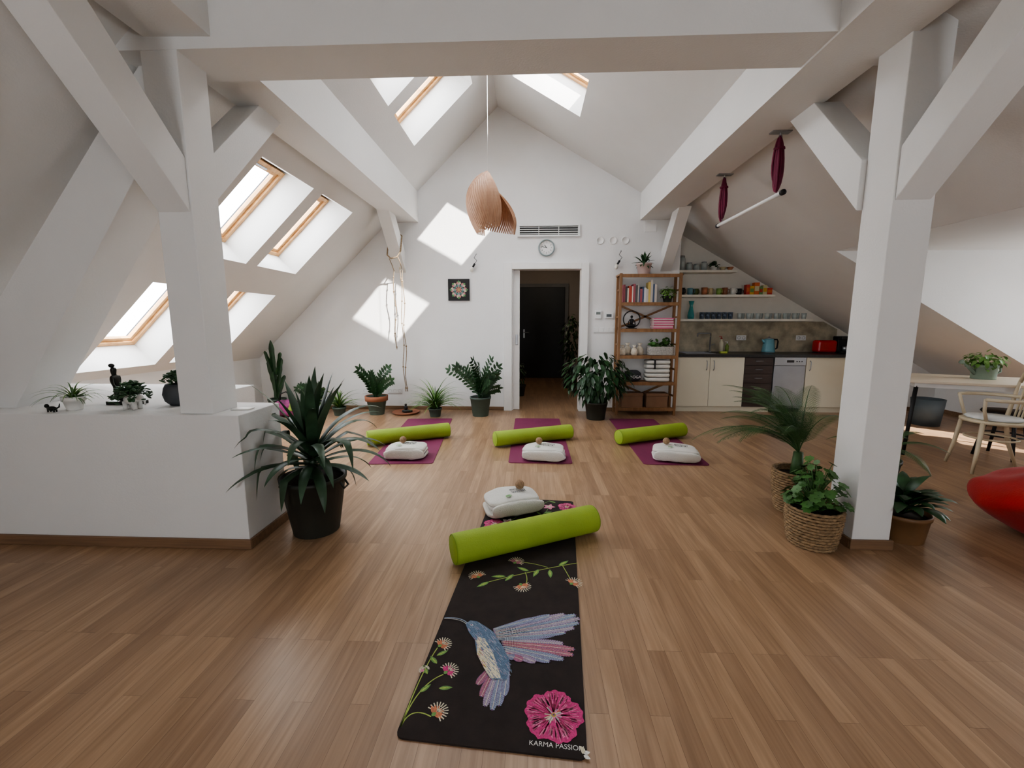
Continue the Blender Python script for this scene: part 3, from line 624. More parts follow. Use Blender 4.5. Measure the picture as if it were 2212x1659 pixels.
def basket(root,rb,rt,h,name="basket"):
    mb=MB(); rows=int(h/.016)
    for i in range(rows):
        t=i/(rows-1); r=rb+(rt-rb)*(math.sin(t*pi*.55)); k=44
        pts=[((r+.004*(1 if (j+i)%2 else -1))*math.cos(2*pi*j/k),(r+.004*(1 if (j+i)%2 else -1))*math.sin(2*pi*j/k),.008+h*t) for j in range(k)]
        mb.tube(pts,.0095,0,5,closed=True)
    mb.lathe([(.001,0),(rb,0),(rb,.01),(.001,.01)],0,24)
    return mb.obj(name,BASK,parent=root)
r1=E("potted_palm",(1.85,2.92,0),"feathery cycas palm in woven seagrass basket beside the post","potted plant"); basket(r1,.11,.14,.28)
MB().lathe([(.001,.23),(.125,.23),(.125,.25),(.001,.26)],0,24).obj("soil",SOIL,parent=r1)
mb=MB(); f_palm(24,.70,15,azs=[3.3,2.9,3.7,2.2,1.5,1.0,2.6,.5,4.0,1.9,3.1,2.45,1.25,3.5,2.0,2.7,1.7],rise=62,stem=.16)(mb,.26); mb.obj("foliage",LEAFP,parent=r1)
r2=E("potted_geranium",(1.68,2.46,0),"green geranium in round woven seagrass basket by post","potted plant"); basket(r2,.115,.14,.22)
MB().lathe([(.001,.18),(.13,.18),(.13,.2),(.001,.21)],0,24).obj("soil",SOIL,parent=r2)
mb=MB(); f_round(140,.165,.35,.028,19)(mb,.18); mb.obj("foliage",LEAF2,parent=r2)
TAN=M("tan_ceramic",(.22,.12,.055),.45,var=.15)
plant("peace_lily",(2.27,2.56,0),"dark leafy plant in tan ceramic pot behind the post",.115,.135,.17,TAN,f_lance(38,.20,.065,.14,33),fm=LEAF)
plant("potted_palm",(2.75,3.35,0),"small feathery palm standing behind the white post",.1,.13,.25,DARKPOT,f_palm(9,.42,29,rise=50,stem=.08),fm=LEAFP)
# ---------------------------------------------------------------- ledge things
Z=.79
GREYPOT=M("grey_round_pot",(.055,.06,.065),.6)
WCER=M("white_ceramic",(.7,.68,.64),.4)
plant("spider_plant",(-2.70,2.37,Z),"small spider plant in white figurine pot on ledge",.035,.05,.08,WCER,f_spider(48,.19,.010,44),fm=[LEAF2,LEAF3])
r=E("succulent_pot",(-2.37,2.40,Z),"trailing succulent in small white footed animal pot on ledge","potted plant")
mb=MB(); mb.ell((0,0,.06),(.045,.035,.03),0,16,10)
for a,b in ((.028,.018),(-.028,.018),(.028,-.018),(-.028,-.018)): mb.tube([(a,b,.05),(a,b,0)],[.013,.011])
mb.ell((.05,0,.07),(.02,.018,.02),0,12,8); mb.tube([(.065,0,.07),(.078,0,.05),(.078,0,.025)],[.008,.006,.004])
mb.obj("pot",WCER,parent=r); mb=MB(); f_succ(150,.10,3,.9,.012)(mb,.08); mb.obj("foliage",LEAF,parent=r)
r=E("succulent_pot",(-2.20,2.55,Z),"jade succulent in dark grey round pot on ledge","potted plant")
MB().lathe([(.001,0),(.05,0),(.078,.03),(.088,.07),(.08,.11),(.068,.135),(.062,.135),(.07,.11),(.001,.11)],0,28).obj("pot",GREYPOT,parent=r)
mb=MB(); f_succ(90,.08,8,.5,.014)(mb,.13); mb.obj("foliage",LEAF,parent=r)
BRONZE=M("dark_bronze",(.02,.022,.018),.35,.6,var=.3,scale=30)
st=E("statuette",(-2.56,2.56,Z),"dark bronze statuette of a seated reclining woman","statuette")
jv=[(-.055,0,.045),(-.05,0,.09),(-.055,0,.135),(-.06,0,.165),(-.062,0,.185),(-.058,0,.215),
    (-.055,.022,.155),(-.085,.035,.10),(-.075,.04,.03),(-.055,-.022,.155),(-.035,-.035,.11),(.01,-.025,.08),
    (-.03,.02,.04),(.035,.022,.075),(.06,.02,.022),(.085,.02,.018),(-.03,-.02,.036),(.04,-.02,.045),(.075,-.02,.02),(.10,-.02,.02)]
je=[(0,1),(1,2),(2,3),(3,4),(4,5),(2,6),(6,7),(7,8),(2,9),(9,10),(10,11),(0,12),(12,13),(13,14),(14,15),(0,16),(16,17),(17,18),(18,19)]
jr=[.026,.018,.021,.010,.015,.017,.010,.007,.006,.010,.007,.006,.019,.014,.009,.006,.019,.014,.009,.006]
jv=[(a*1.1,b*1.1,c*1.1) for a,b,c in jv]
me=bpy.data.meshes.new("figure"); me.from_pydata(jv,je,[]); me.materials.append(BRONZE); fo=bpy.data.objects.new("figure",me); C.objects.link(fo); fo.parent=st
sk=fo.modifiers.new("s","SKIN"); ss=fo.modifiers.new("ss","SUBSURF"); ss.levels=2; ss.render_levels=2
for i,v in enumerate(me.skin_vertices[0].data): v.radius=(jr[i]*1.1,jr[i]*1.1)
me.skin_vertices[0].data[0].use_root=True
MB().prism(rr(.22,.09,.02),0,.022,2,T=RT(-.11,-.045,0)).obj("plinth",BRONZE,parent=st,bevel=.003)
MB().ell((-.075,0,.244),(.017,.015,.014),0,12,8).obj("hair_bun",BRONZE,parent=st)
fg=MB(); fg.ell((0,0,.02),(.03,.014,.014)); fg.ell((-.03,0,.035),(.012,.010,.012)); fg.tube([(.025,0,.02),(.045,0,.03),(.05,0,.05)],[.005,.004,.002]); [fg.tube([(a,b,.02),(a,b,0)],.004,n=6) for a in(-.018,.018) for b in(-.007,.007)]
fg.obj("animal_figurine",BRONZE,loc=(-2.76,2.30,Z),label="tiny dark animal figurine on the ledge",cat="figurine")
MB().box(-.055,.055,-.03,.03,0,.008).obj("coaster",WCER,loc=(-1.71,2.42,Z+.001),rot=.1,bevel=.002,label="thin white tile lying on partition top",cat="tile")
# ---------------------------------------------------------------- pendant lamp
lamp=E("pendant_lamp",(-.41,4.5,2.2),"spiral bent-wood slatted pendant lamp on a white cord","lamp")
VEN=wood("veneer",(.47,.26,.16),(.60,.37,.24),2,.55,.6)
mb=MB()
def slats(n,ph0,ph1,tip,R,zbf,prof,tw,w0):
    for i in range(n):
        u=i/(n-1); phi=math.radians(ph0+(ph1-ph0)*u); k=18; zb=zbf(u); pts=[]
        for j in range(k+1):
            t=j/k; a=phi+tw*(t-.5); q=R*prof(t,u); pts.append(Vector((tip[0]*(1-t*.6)+q*math.cos(a),tip[1]+q*math.sin(a)*.9,tip[2]+(zb-tip[2])*t)))
        vs=[];fs=[]
        for j,p in enumerate(pts):
            d=(pts[min(j+1,k)]-pts[max(j-1,0)]).normalized(); nrm_=Vector((p.x,p.y,.02)).normalized(); s=d.cross(nrm_).normalized(); w=.003+w0*math.sin(pi*min(1,(j/k)*.9+.02))
            for q,o_ in ((-w,0),(w,0),(w,.003),(-w,.003)): vs.append(p+s*q+nrm_*o_)
        for j in range(k):
            for q in range(4): q2=(q+1)%4; fs.append((j*4+q,j*4+q2,(j+1)*4+q2,(j+1)*4+q))
        mb.add(vs,fs,0,False)
slats(32,100,300,(-.03,0,.60),.225,lambda u:.0+.12*max(0,u-.55),lambda t,u:math.sin(pi*(t**.72)*.80+.02),.7,.0095)
slats(26,-30,125,(.05,.02,.42),.235,lambda u:-.02+.12*u,lambda t,u:(math.sin(pi/2*min(1,t*1.2))**.85)*(1-.15*max(0,t-.7)),.5,.0095)
mb.obj("lamp_shade",VEN,parent=lamp)
MB().tube([(-.025,0,.36),(-.025,0,4.19-2.2)],.003,n=6).obj("cord",WHITE,parent=lamp)
MB().lathe([(.001,.30),(.018,.30),(.018,.37),(.001,.37)],0,16,c=(-.025,0,0)).obj("socket",WHITE,parent=lamp)
MB().ell((-.025,0,.265),.035,0,16,10).obj("bulb",M("frosted_bulb",(.85,.83,.78),.3),parent=lamp)
# ---------------------------------------------------------------- trapeze
tr=E("trapeze_swing",(1.865,3.97,2.26),"white trapeze bar hanging on burgundy straps from the beam","swing")
BURG=M("burgundy_strap",(.15,.010,.042),.7,var=.25)
MB().tube([(0,-.55,0),(0,.55,0)],.016,n=16).obj("bar",WHITE,parent=tr)
for y in (-.555,.555): MB().tube([(0,y-.012,0),(0,y+.012,0)],.021,n=16).obj("end_cap",BLACK,parent=tr)
for y in (-.46,.47):
    mb=MB(); mb.tube([(0,y,.46-.002),(0,y,.43)],[.006,.006]); mb.box(-.07,.07,y-.03,y+.03,.45,.459); mb.tube([(.012*math.cos(a),y,.42+.018*math.sin(a)) for a in [2*pi*i/12 for i in range(12)]],.004,closed=True,n=6)
    mb.obj("ceiling_hook",STEEL,parent=tr)
    mb=MB(); R=random.Random(int(y*100))
    for i in range(11):
        a=2*pi*i/11; w=R.uniform(.006,.014); lo=R.uniform(.02,.09); hi=.43-R.uniform(0,.03); rad=R.uniform(.012,.034); s=Vector((math.cos(a+1.57),math.sin(a+1.57),0)); pts=[]
        for j in range(18):
            b=2*pi*j/18; zz=math.cos(b); bul=rad*(1-zz*zz)**.5*(1-.25*zz); pts.append(Vector((bul*math.cos(a),y+bul*math.sin(a),(hi+lo)/2+(hi-lo)/2*zz))+s*w*math.sin(b))
        mb.tube(pts,.0085,closed=True,n=6)
    mb.tube([(.03*math.cos(q),y+.03*math.sin(q),.34+.004*math.sin(3*q)) for q in [2*pi*i/14 for i in range(14)]],.010,closed=True,n=6)
    mb.obj("strap",BURG,parent=tr)
    MB().tube([(0,y,.10),(0,y,.0)],.006,n=6).obj("bar_cord",WHITE,parent=tr)
# ---------------------------------------------------------------- back wall items
Yw=6.28
g=E("air_vent",(.25,Yw,2.59),"long white wall air vent with horizontal slats","vent")
mb=MB(); mb.box(-.44,.44,-.03,0,.06,.085); mb.box(-.44,.44,-.03,0,-.085,-.06); mb.box(-.44,-.41,-.03,0,-.06,.06); mb.box(.41,.44,-.03,0,-.06,.06); mb.obj("vent_frame",PLASTICW,parent=g,bevel=.003)
MB().box(-.41,.41,-.006,-.001,-.06,.06).obj("vent_back",M("vent_dark",(.05,.05,.05),.7),parent=g)
mb=MB()
for i in range(4): mb.box(-.41,.41,-.009,.009,-.002,.002,T=RT(0,-.018,-.044+i*.03,rx=.6))
for x in (-.14,.14): mb.box(x-.004,x+.004,-.028,-.008,-.06,.06)
mb.obj("vent_slat",PLASTICW,parent=g)
ck=E("wall_clock",(.22,Yw,2.355),"round wall clock with pale grey rim and white dial","clock")
T=Matrix.Rotation(pi/2,4,'X')
MB().lathe([(.098,0),(.116,0),(.118,.02),(.112,.035),(.102,.035),(.098,.02),(.098,0)],0,40,T=T,cap=False).obj("rim",M("clock_rim",(.30,.36,.36),.35),parent=ck)
mb=MB(); mb.lathe([(.001,.002),(.1,.002),(.1,.016),(.001,.016)],0,40,T=T,sm=False)
for i in range(60):
    a=2*pi*i/60; l=.012 if i%5==0 else .005; mb.box(-.001,.001,-.0175,-.0165,.092-l,.092,1,T=Matrix.Rotation(a,4,'Y'))
for i in range(1,13):
    a=-2*pi*i/12+pi/2; mb.text(str(i),.028,Matrix.Translation((.069*math.cos(a),-.0175,.069*math.sin(a)))@Matrix.Rotation(pi/2,4,'X'),1)
mb.obj("dial",[WHITE,BLACK],parent=ck)
mb=MB(); mb.box(-.0035,.0035,-.02,-.018,-.01,.05,T=Matrix.Rotation(math.radians(-35),4,'Y')); mb.box(-.0025,.0025,-.022,-.02,-.01,.078,T=Matrix.Rotation(math.radians(-75),4,'Y')); mb.obj("hands",BLACK,parent=ck)
for i,x in enumerate((.975,1.155,1.325)):
    MB().lathe([(.001,0),(.055,0),(.055,.010),(.044,.012),(.042,.006),(.001,.006)],0,32,T=T).obj("round_wall_cover",WHITE,loc=(x,Yw-.0005,2.45),label="flat round white cover on the wall",cat="cover plate",group="round white wall covers")
mp=E("picture",(-1.04,Yw,1.775),"square black picture with a colourful mandala","picture")
MB().box(-.155,.155,-.025,-.001,-.155,.155).obj("canvas",BLACK,parent=mp)
mb=MB()
mcols=[M("mandala_%d"%i,c,.7) for i,c in enumerate([(.12,.3,.12),(.5,.2,.2),(.6,.5,.35),(.1,.25,.22),(.45,.25,.12),(.5,.35,.38)])]
for ring,(r0,r1,w,k,c) in enumerate(((.08,.135,.05,8,0),(.07,.12,.035,16,1),(.05,.105,.04,8,5),(.035,.085,.03,12,3),(.02,.06,.022,8,1),(.0,.035,.014,8,4))):
    for i in range(k):
        a=2*pi*(i+.5*(ring%2))/k; d=Vector((math.cos(a),math.sin(a))); s=Vector((-d.y,d.x)); y=-.0255-ring*.0004-.00002*i
        pts=[d*r0,d*(r0+(r1-r0)*.45)+s*w/2,d*r1,d*(r0+(r1-r0)*.45)-s*w/2]; mb.add([(p.x,y,p.y) for p in pts],[(0,3,2,1)],(c+i%2*(ring==1)*1)%6)
mb.obj("mandala_print",mcols,parent=mp)
SOCK=M("socket_grey",(.6,.6,.59),.5)
def plate(name,x,z,n,label,cat):
    r=E(name,(x,Yw,z),label,cat); w=.075
    mb=MB(); mb.box(-w*n/2,w*n/2,-.010,-.0005,-.04,.04); mb.obj("plate",PLASTICW,parent=r,bevel=.002)
    for i in range(n):
        cx=-w*n/2+w*(i+.5)
        if cat=="socket": 
            mb=MB(); mb.lathe([(.001,.0),(.021,.0),(.026,.0125),(.022,.0125),(.019,.006),(.001,.006)],0,20,T=RT(cx,0,0,rx=pi/2)); mb.obj("outlet",SOCK,parent=r)
        else: MB().box(cx-.028,cx+.028,-.014,-.009,-.03,.03).obj("rocker",PLASTICW,parent=r,bevel=.002)
    return r
plate("light_switch",1.07,1.20,4,"row of white light switches beside the door","switch")
plate("wall_socket",-2.42,.285,3,"triple white wall sockets above the baseboard","socket"); plate("wall_socket",-2.04,.285,3,"triple white wall sockets with a white plug","socket")
th_=E("thermostat",(.975,Yw,1.42),"small white wall thermostat with grey display","thermostat"); MB().box(-.045,.045,-.02,-.0005,-.06,.06).obj("housing",PLASTICW,parent=th_,bevel=.004); MB().box(-.03,.03,-.022,-.019,.0,.035).obj("display",M("lcd",(.12,.14,.12),.3),parent=th_)
th_=E("wall_controller",(1.135,Yw,1.405),"white wall controller with dark screen","controller"); MB().box(-.06,.06,-.018,-.0005,-.04,.04).obj("housing",PLASTICW,parent=th_,bevel=.004); MB().box(-.042,.03,-.02,-.017,-.018,.02).obj("display",M("lcd2",(.03,.035,.035),.3),parent=th_)
MB().box(-.08,.08,-.01,-.0005,-.08,.08).obj("junction_cover",WHITE,loc=(1.67,Yw,2.64),bevel=.002,label="square white cover plate high on the wall",cat="cover plate")
for x,z in ((-.80,2.14),(1.25,2.17)):
    r=E("bare_bulb_light",(x,Yw,z),"bare bulb hanging on short dark wire loop","wall lamp",)
    mb=MB(); mb.tube([(.02,-.002,.14),(.02,-.03,.13),(-.01,-.04,.08),(.03,-.04,.04),(.0,-.04,.0)],.004,n=6); mb.tube([(0,-.04,.0),(-.03,-.04,-.05)],.014,n=10); mb.obj("wire",BLACK,parent=r)
    MB().ell((-.045,-.04,-.085),(.026,.026,.035),0,14,10).obj("bulb",M("clear_bulb",(.7,.68,.62),.1),parent=r)
ROPE=M("hemp_rope",(.26,.19,.12),.9,var=.3,scale=60)
rp=E("hanging_rope",(-1.87,6.12,.3),"knotted thin rope draped over the brace down to floor","rope")
mb=MB()
for dx,zt in ((-.07,1.74),(.03,1.78),(.06,1.74)):
    zb=.62 if dx<0 else 0.0
    pts=[]; k=34
    for i in range(k+1):
        t=i/k; z=zt+(zb-zt)*t; pts.append((dx+.012*math.sin(z*9+dx*40),.008*math.cos(z*11),z))
    mb.tube(pts,.006,n=5)
    for i in range(3,k,6): mb.ell(pts[i],.013,0,8,6)
mb.tube([(-.115,-.12,1.93),(-.06,-.14,1.88),(.03,-.14,1.90),(.075,-.12,1.98),(.075,-.03,2.2),(.02,-.0,2.24),(-.07,-.0,2.24),(-.115,-.03,2.15)],.010,n=7,closed=True)
mb.tube([(-.08,-.14,1.88),(-.07,-.06,1.8),(-.065,0,1.73)],.006,n=6); mb.tube([(.04,-.14,1.9),(.05,-.06,1.82),(.045,0,1.76)],.006,n=6)
mb.obj("rope_strands",ROPE,parent=rp)
tr_=E("incense_tray",(-1.80,6.0,0),"round terracotta saucer holding a small dark figurine","tray")
MB().lathe([(.001,0),(.16,0),(.2,.03),(.19,.03),(.155,.012),(.001,.012)],0,32).obj("saucer",TERRA,parent=tr_)
mb=MB(); mb.ell((0,0,.035),(.06,.045,.025)); mb.ell((0,0,.08),(.03,.025,.035)); mb.ell((0,0,.125),.018); mb.tube([(.03,0,.03),(.09,.02,.03)],[.02,.02]); mb.obj("seated_figurine",BLACK,parent=tr_)
bg_=E("tote_bag",(-3.40,5.72,0),"patterned pink and green cloth bag slumped on floor","bag")
BAGC=M("bag_pattern",(.22,.04,.13),.8,var=.9,scale=12); BAGG=M("bag_green",(.35,.5,.1),.8,var=.3); 
mb=MB(); mb.ell((0,0,.12),(.16,.11,.12),0,20,12,e=.7,f=lambda p:p+Vector((1,1,.5))*noise.noise(p*14)*.03); mb.obj("bag_body",BAGC,parent=bg_)
mb=MB(); mb.ell((.12,-.06,.15),(.06,.05,.09),0,14,10,f=lambda p:p+Vector((1,1,1))*noise.noise(p*20)*.02); mb.obj("green_cloth",BAGG,parent=bg_)
mb=MB(); mb.tube([(-.1,0,.2),(-.08,0,.32),(0,0,.35),(.07,0,.3),(.1,0,.2)],.01,n=6); mb.obj("strap",BLACK,parent=bg_)
# ---------------------------------------------------------------- bookshelf
X0,X1,Yf,Yb=1.215,2.055,6.0,6.25
SW=wood("shelf_wood",(.21,.105,.045),(.33,.175,.08),2,.45,.6)
bs=E("shelving_unit",((X0+X1)/2,6.125,0),"tall brown wooden open shelving unit with crossed braces","shelf")
ox,oy=-(X0+X1)/2,-6.125
for x in (X0,X1-.035):
    for y in (Yf,Yb-.035): MB().box(x+ox,x+ox+.035,y+oy,y+oy+.035,0,1.97).obj("upright",SW,parent=bs,bevel=.002)
shz=[1.94,1.56,1.20,.83,.455,.09]
for z in shz:
    mb=MB()
    for i in range(4): mb.box(X0+ox+(.036 if z<1.9 else -.01),X1+ox-(.036 if z<1.9 else -.01),Yf+oy+i*.0625+.003,Yf+oy+i*.0625+.0625,z,z+.02)
    mb.box(X0+ox+.03,X1+ox-.03,Yf+oy-.0,Yf+oy+.018,z-.025,z+.001)
    mb.obj("shelf_board",SW,parent=bs,bevel=.0015)
for (z0,z1) in ((1.22,1.56),(.11,.455)):
    for s in (0,1):
        a=(X0+ox+.02,Yb+oy-.02,z0 if s else z1); b=(X1+ox-.02,Yb+oy-.02,z1 if s else z0)
        d=Vector(b)-Vector(a); L=d.length; MB().box(0,L,-.006,.006,-.014,.014,T=Matrix.Translation(a)@Matrix.Rotation(-math.atan2(d.z,d.x),4,'Y')).obj("brace",SW,parent=bs)
for x in (X0,X1-.035):
    for z in (1.75,1.38,1.0,.65,.27): MB().box(x+ox+.01,x+ox+.025,Yf+oy+.03,Yb+oy-.03,z-.012,z+.012).obj("side_rail",SW,parent=bs)
R=random.Random(11); x=X0+.06; bc=[(.7,.68,.62),(.55,.5,.45),(.5,.08,.05),(.08,.12,.2),(.7,.7,.7),(.12,.25,.12),(.6,.45,.15),(.35,.1,.12),(.75,.72,.6),(.1,.1,.1)]
BM=[M("book_%d"%i,c,.6,var=.03) for i,c in enumerate(bc)]; PAGE=M("pages",(.75,.72,.63),.9)
def book(name,loc,rot,w,h,d,mt,label,group,flat=False):
    r=E(name,loc,label,"book",group=group); T=RT(0,0,0,rz=rot) if flat else Matrix.Rotation(rot,4,'Y')
    mb=MB()
    if flat: mb.box(-h/2,h/2,-d/2,d/2,0,.003,T=T); mb.box(-h/2,h/2,-d/2,d/2,w-.003,w,T=T); mb.box(-h/2,h/2,-d/2,-d/2+.003,.003,w-.003,T=T)
    else: mb.box(0,.003,0,d,0,h,T=T); mb.box(w-.003,w,0,d,0,h,T=T); mb.box(.003,w-.003,0,.003,0,h,T=T)
    mb.obj("cover",mt,parent=r); mb=MB()
    if flat: mb.box(-h/2+.004,h/2-.004,-d/2+.003,d/2-.003,.003,w-.003,T=T)
    else: mb.box(.003,w-.003,.003,d-.005,.004,h-.004,T=T)
    mb.obj("pages",PAGE,parent=r)
i=0
while x<X0+.50:
    w=R.choice((.014,.018,.022,.026,.03)); h=R.uniform(.18,.25) if i<14 else R.uniform(.22,.30); book("book",(x,Yf+.035,1.5805),0,w,h,.15,R.choice(BM),"upright paperback in a row on the shelf","books on the upper shelf"); x+=w+.0015; i+=1
MAG=[M("mag_%d"%i,c,.5) for i,c in enumerate([(.6,.12,.25),(.65,.3,.4),(.7,.5,.5),(.5,.06,.15),(.7,.65,.6)])]
z=1.2205
for i in range(11):
    book("magazine",(1.84+R.uniform(-.008,.008),Yf+.12,z),R.uniform(-.05,.05),.013,.27,.19,MAG[i%5],"pink magazine lying in a flat stack","magazines on the shelf",True); z+=.0135
plant("potted_herb",(1.895,6.1,1.5805),"small bright leafy plant on the wooden shelf",.05,.065,.09,DARKPOT,f_bush(120,(0,0,.14),(.10,.09,.08),.045,.03,61,4,.4),fm=LEAF3)
rf=E("ring_sculpture",(1.42,6.12,1.2205),"black metal ring holding a meditating figure","sculpture")
mb=MB(); mb.tube([(.115*math.cos(a),0,.13+.115*math.sin(a)) for a in [2*pi*i/32 for i in range(32)]],.008,closed=True); mb.box(-.07,.07,-.03,.03,0,.012); mb.obj("ring",BLACK,parent=rf)
mb=MB(); mb.ell((0,0,.045),(.065,.03,.022)); mb.ell((0,0,.10),(.024,.018,.045)); mb.ell((0,0,.165),.019); mb.tube([(-.02,0,.13),(-.045,-.005,.09),(-.05,-.01,.055)],.007); mb.tube([(.02,0,.13),(.045,-.005,.09),(.05,-.01,.055)],.007); mb.obj("meditating_figure",BLACK,parent=rf)
LINEN=M("linen",(.62,.55,.45),.9,var=.15,scale=30)
for i,(x,y) in enumerate(((1.30,6.08),(1.385,6.15),(1.46,6.06),(1.55,6.13))):
    r=E("cloth_pouch",(x,y,.8505),"small tied linen pouch on the shelf","pouch",group="linen pouches"); s=1.1+.2*(i%2)
    MB().lathe([(.001,0),(.035*s,0),(.045*s,.03*s),(.038*s,.07*s),(.012*s,.1*s),(.028*s,.13*s),(.001,.12*s)],0,14).obj("pouch_body",LINEN,parent=r); MB().tube([(.014*s*math.cos(a),.014*s*math.sin(a),.1*s) for a in [2*pi*q/10 for q in range(10)]],.003,closed=True,n=5).obj("tie",ROPE,parent=r)
r=E("planter_basket",(1.84,6.12,.8505),"white wicker planter with round-leaved green plants","planter")
WICK=M("white_wicker",(.5,.48,.45),.8,var=.25,scale=60)
mb=MB()
for i in range(7):
    z=.012+i*.017; mb.tube([(px_-.17,py_-.08,z) for px_,py_ in rr(.34,.16,.03,3)],.009,closed=True,n=5)
mb.box(-.16,.16,-.07,.07,0,.1); mb.obj("basket",WICK,parent=r)
mb=MB()
for cx in (-.09,.08):
    m2=MB(); f_round(30,.09,.15,.028,int(cx*100)+50)(m2,.1); mb.add([v+Vector((cx,0,0)) for v in m2.v],m2.f,0,True)
mb.obj("foliage",LEAF2,parent=r)
for i in range(5):
    tw_=MB().ell((0,0,0),(.17,.11,.028),0,32,10,e=.4,f=lambda p,i=i:p+Vector((1,1,.3))*noise.noise(Vector((p.x*12,p.y*12,i*4.)))*.006).obj("folded_towel",TOWEL,loc=(1.80,6.12,.476+.031+i*.062),label="white folded towel in a stack on the shelf",cat="towel",group="stacked towels on the shelf")
    if i>=3: MB().box(-.07,-.05,-.122,.118,-.0305,.0305).obj("carry_strap",BLACK,parent=tw_,label="black webbing strap")
r=E("drawstring_bag",(1.46,6.1,.4755),"dark cloth bag lettered YOGA on the shelf","bag")
MB().ell((0,0,.08),(.12,.085,.08),0,20,12,e=.7,f=lambda p:p+Vector((1,1,.5))*noise.noise(p*15)*.02).obj("bag_body",M("charcoal_cloth",(.04,.04,.045),.9),parent=r)
MB().text("YOGA",.055,Matrix.Translation((.02,-.094,.07))@Matrix.Rotation(pi/2,4,'X'),0,.002).obj("lettering",WHITE,parent=r)
CARD=M("kraft_card",(.25,.14,.08),.8)
for i,x in enumerate((1.45,1.80)):
    r=E("storage_box",(x,6.13,.1105),"brown kraft storage box on the bottom shelf","box",group="storage boxes"); MB().box(-.15,.15,-.10,.08,0,.16).obj("box_body",CARD,parent=r,bevel=.003); MB().box(-.155,.155,-.105,.085,.161,.20).obj("lid",CARD,parent=r,bevel=.003)
plant("potted_agave",(1.56,6.12,1.9615),"spiky little agave in pale pink pot on shelf top",.075,.10,.15,M("pale_pink_pot",(.50,.38,.35),.6),f_yucca(24,.20,.04,77,stem=.02),fm=LEAF)
# ---------------------------------------------------------------- kitchen
CREAM=M("cream_laminate",(.70,.65,.52),.45,var=.01); DW=wood("wenge",(.035,.022,.018),(.07,.045,.035),0,.45)
def cabinet(x0,x1,label,doors,mat=CREAM):
    w=x1-x0; r=E("kitchen_cabinet",((x0+x1)/2,6.58,0),label,"cabinet")
    MB().box(-w/2+.001,w/2-.001,-.28,.29,.08,.70).obj("body",mat,parent=r); MB().box(-w/2,w/2,-.26,.29,0,.08).obj("plinth",CREAM,parent=r)
    MB().box(-w/2+.001,w/2-.001,-.28,-.26,.70,.81).obj("front_rail",mat,parent=r)
    dw=w/doors
    for i in range(doors):
        a=-w/2+i*dw; d=MB().box(a+.002,a+dw-.002,-.3,-.281,.085,.805).obj("door",mat,parent=r,bevel=.002)
        hx=a+dw-.05 if i==0 and doors>1 else a+.05
        MB().tube([(hx,-.302,.62),(hx,-.325,.64),(hx,-.325,.74),(hx,-.302,.76)],.006,n=8).obj("handle",STEEL,parent=d)
    return r
cabinet(2.12,3.10,"cream two-door kitchen base cabinet with steel handles",2)
cabinet(3.97,4.60,"cream single-door kitchen base cabinet",1)
r=E("drawer_cabinet",(3.305,6.58,0),"dark wenge kitchen drawer cabinet","cabinet"); MB().box(-.203,.203,-.28,.29,.08,.81).obj("body",DW,parent=r); MB().box(-.203,.203,-.26,.29,0,.08).obj("plinth",CREAM,parent=r)
z=.085
for h in (.17,.17,.13,.12,.11):
    d=MB().box(-.2,.2,-.3,-.281,z,z+h).obj("drawer",DW,parent=r,bevel=.002); mb=MB(); mb.tube([(-.05,-.302,z+h*.55),(-.05,-.32,z+h*.55),(.05,-.32,z+h*.55),(.05,-.302,z+h*.55)],.004,n=6); mb.obj("handle",STEEL,parent=d); z+=h+.005
r=E("dishwasher",(3.74,6.57,0),"slim stainless steel dishwasher with control panel","dishwasher")
DWS=M("brushed_silver",(.34,.35,.37),.38,.55,var=.04)
MB().box(-.22,.22,-.26,.29,.06,.81).obj("body",M("dw_grey",(.3,.3,.3),.5),parent=r); MB().box(-.22,.22,-.29,-.261,.1,.69).obj("door",DWS,parent=r,bevel=.004)
mb=MB(); mb.box(-.22,.22,-.295,-.261,.695,.808); mb.box(-.05,.05,-.298,-.295,.735,.77,1)
for i in range(3): mb.lathe([(.001,0),(.008,0),(.008,.004),(.001,.004)],1,10,T=RT(.09+i*.035,-.295,.75,rx=pi/2))
mb.obj("control_panel",[STEEL,BLACK],parent=r,bevel=.003); MB().box(-.2,.2,-.25,.29,0,.06).obj("plinth",BLACK,parent=r)
WT=M("dark_worktop",(.03,.028,.026),.35,var=.3,scale=40)
mb=MB(); mb.box(2.105,2.28,6.25,6.86,.812,.852); mb.box(2.72,4.9,6.25,6.86,.812,.852); mb.box(2.28,2.72,6.25,6.36,.812,.852); mb.box(2.28,2.72,6.76,6.86,.812,.852)
mb.obj("worktop",WT,label="dark stone-look kitchen worktop with sink cutout",cat="worktop")
mb=MB(); mb.box(2.282,2.718,6.362,6.37,.72,.856); mb.box(2.282,2.718,6.75,6.758,.72,.856); mb.box(2.282,2.29,6.37,6.75,.72,.856); mb.box(2.71,2.718,6.37,6.75,.72,.856); mb.box(2.282,2.718,6.362,6.758,.712,.72)
mb.obj("sink",STEEL,label="stainless steel kitchen sink set in the worktop",cat="sink")
BSP=M("beige_marble",(.42,.37,.27),.5,var=.3,scale=9)
MB().prism([(2.105,.853),(4.75,.853),(4.75,1.2),(4.53,1.32),(2.105,1.32)],6.862,6.879,1).obj("backsplash",BSP,label="beige marbled backsplash panel behind the worktop",cat="backsplash")
r=E("faucet",(2.78,6.74,.8525),"chrome gooseneck kitchen faucet","faucet")
mb=MB(); mb.lathe([(.001,0),(.028,0),(.024,.015),(.012,.02),(.012,.24),(.001,.24)],0,16); mb.tube([(0,0,.23),(0,-.0,.28),(-.03,-.03,.29),(-.2,-.06,.29),(-.22,-.06,.28),(-.22,-.06,.24)],.011); mb.obj("spout",STEEL,parent=r)
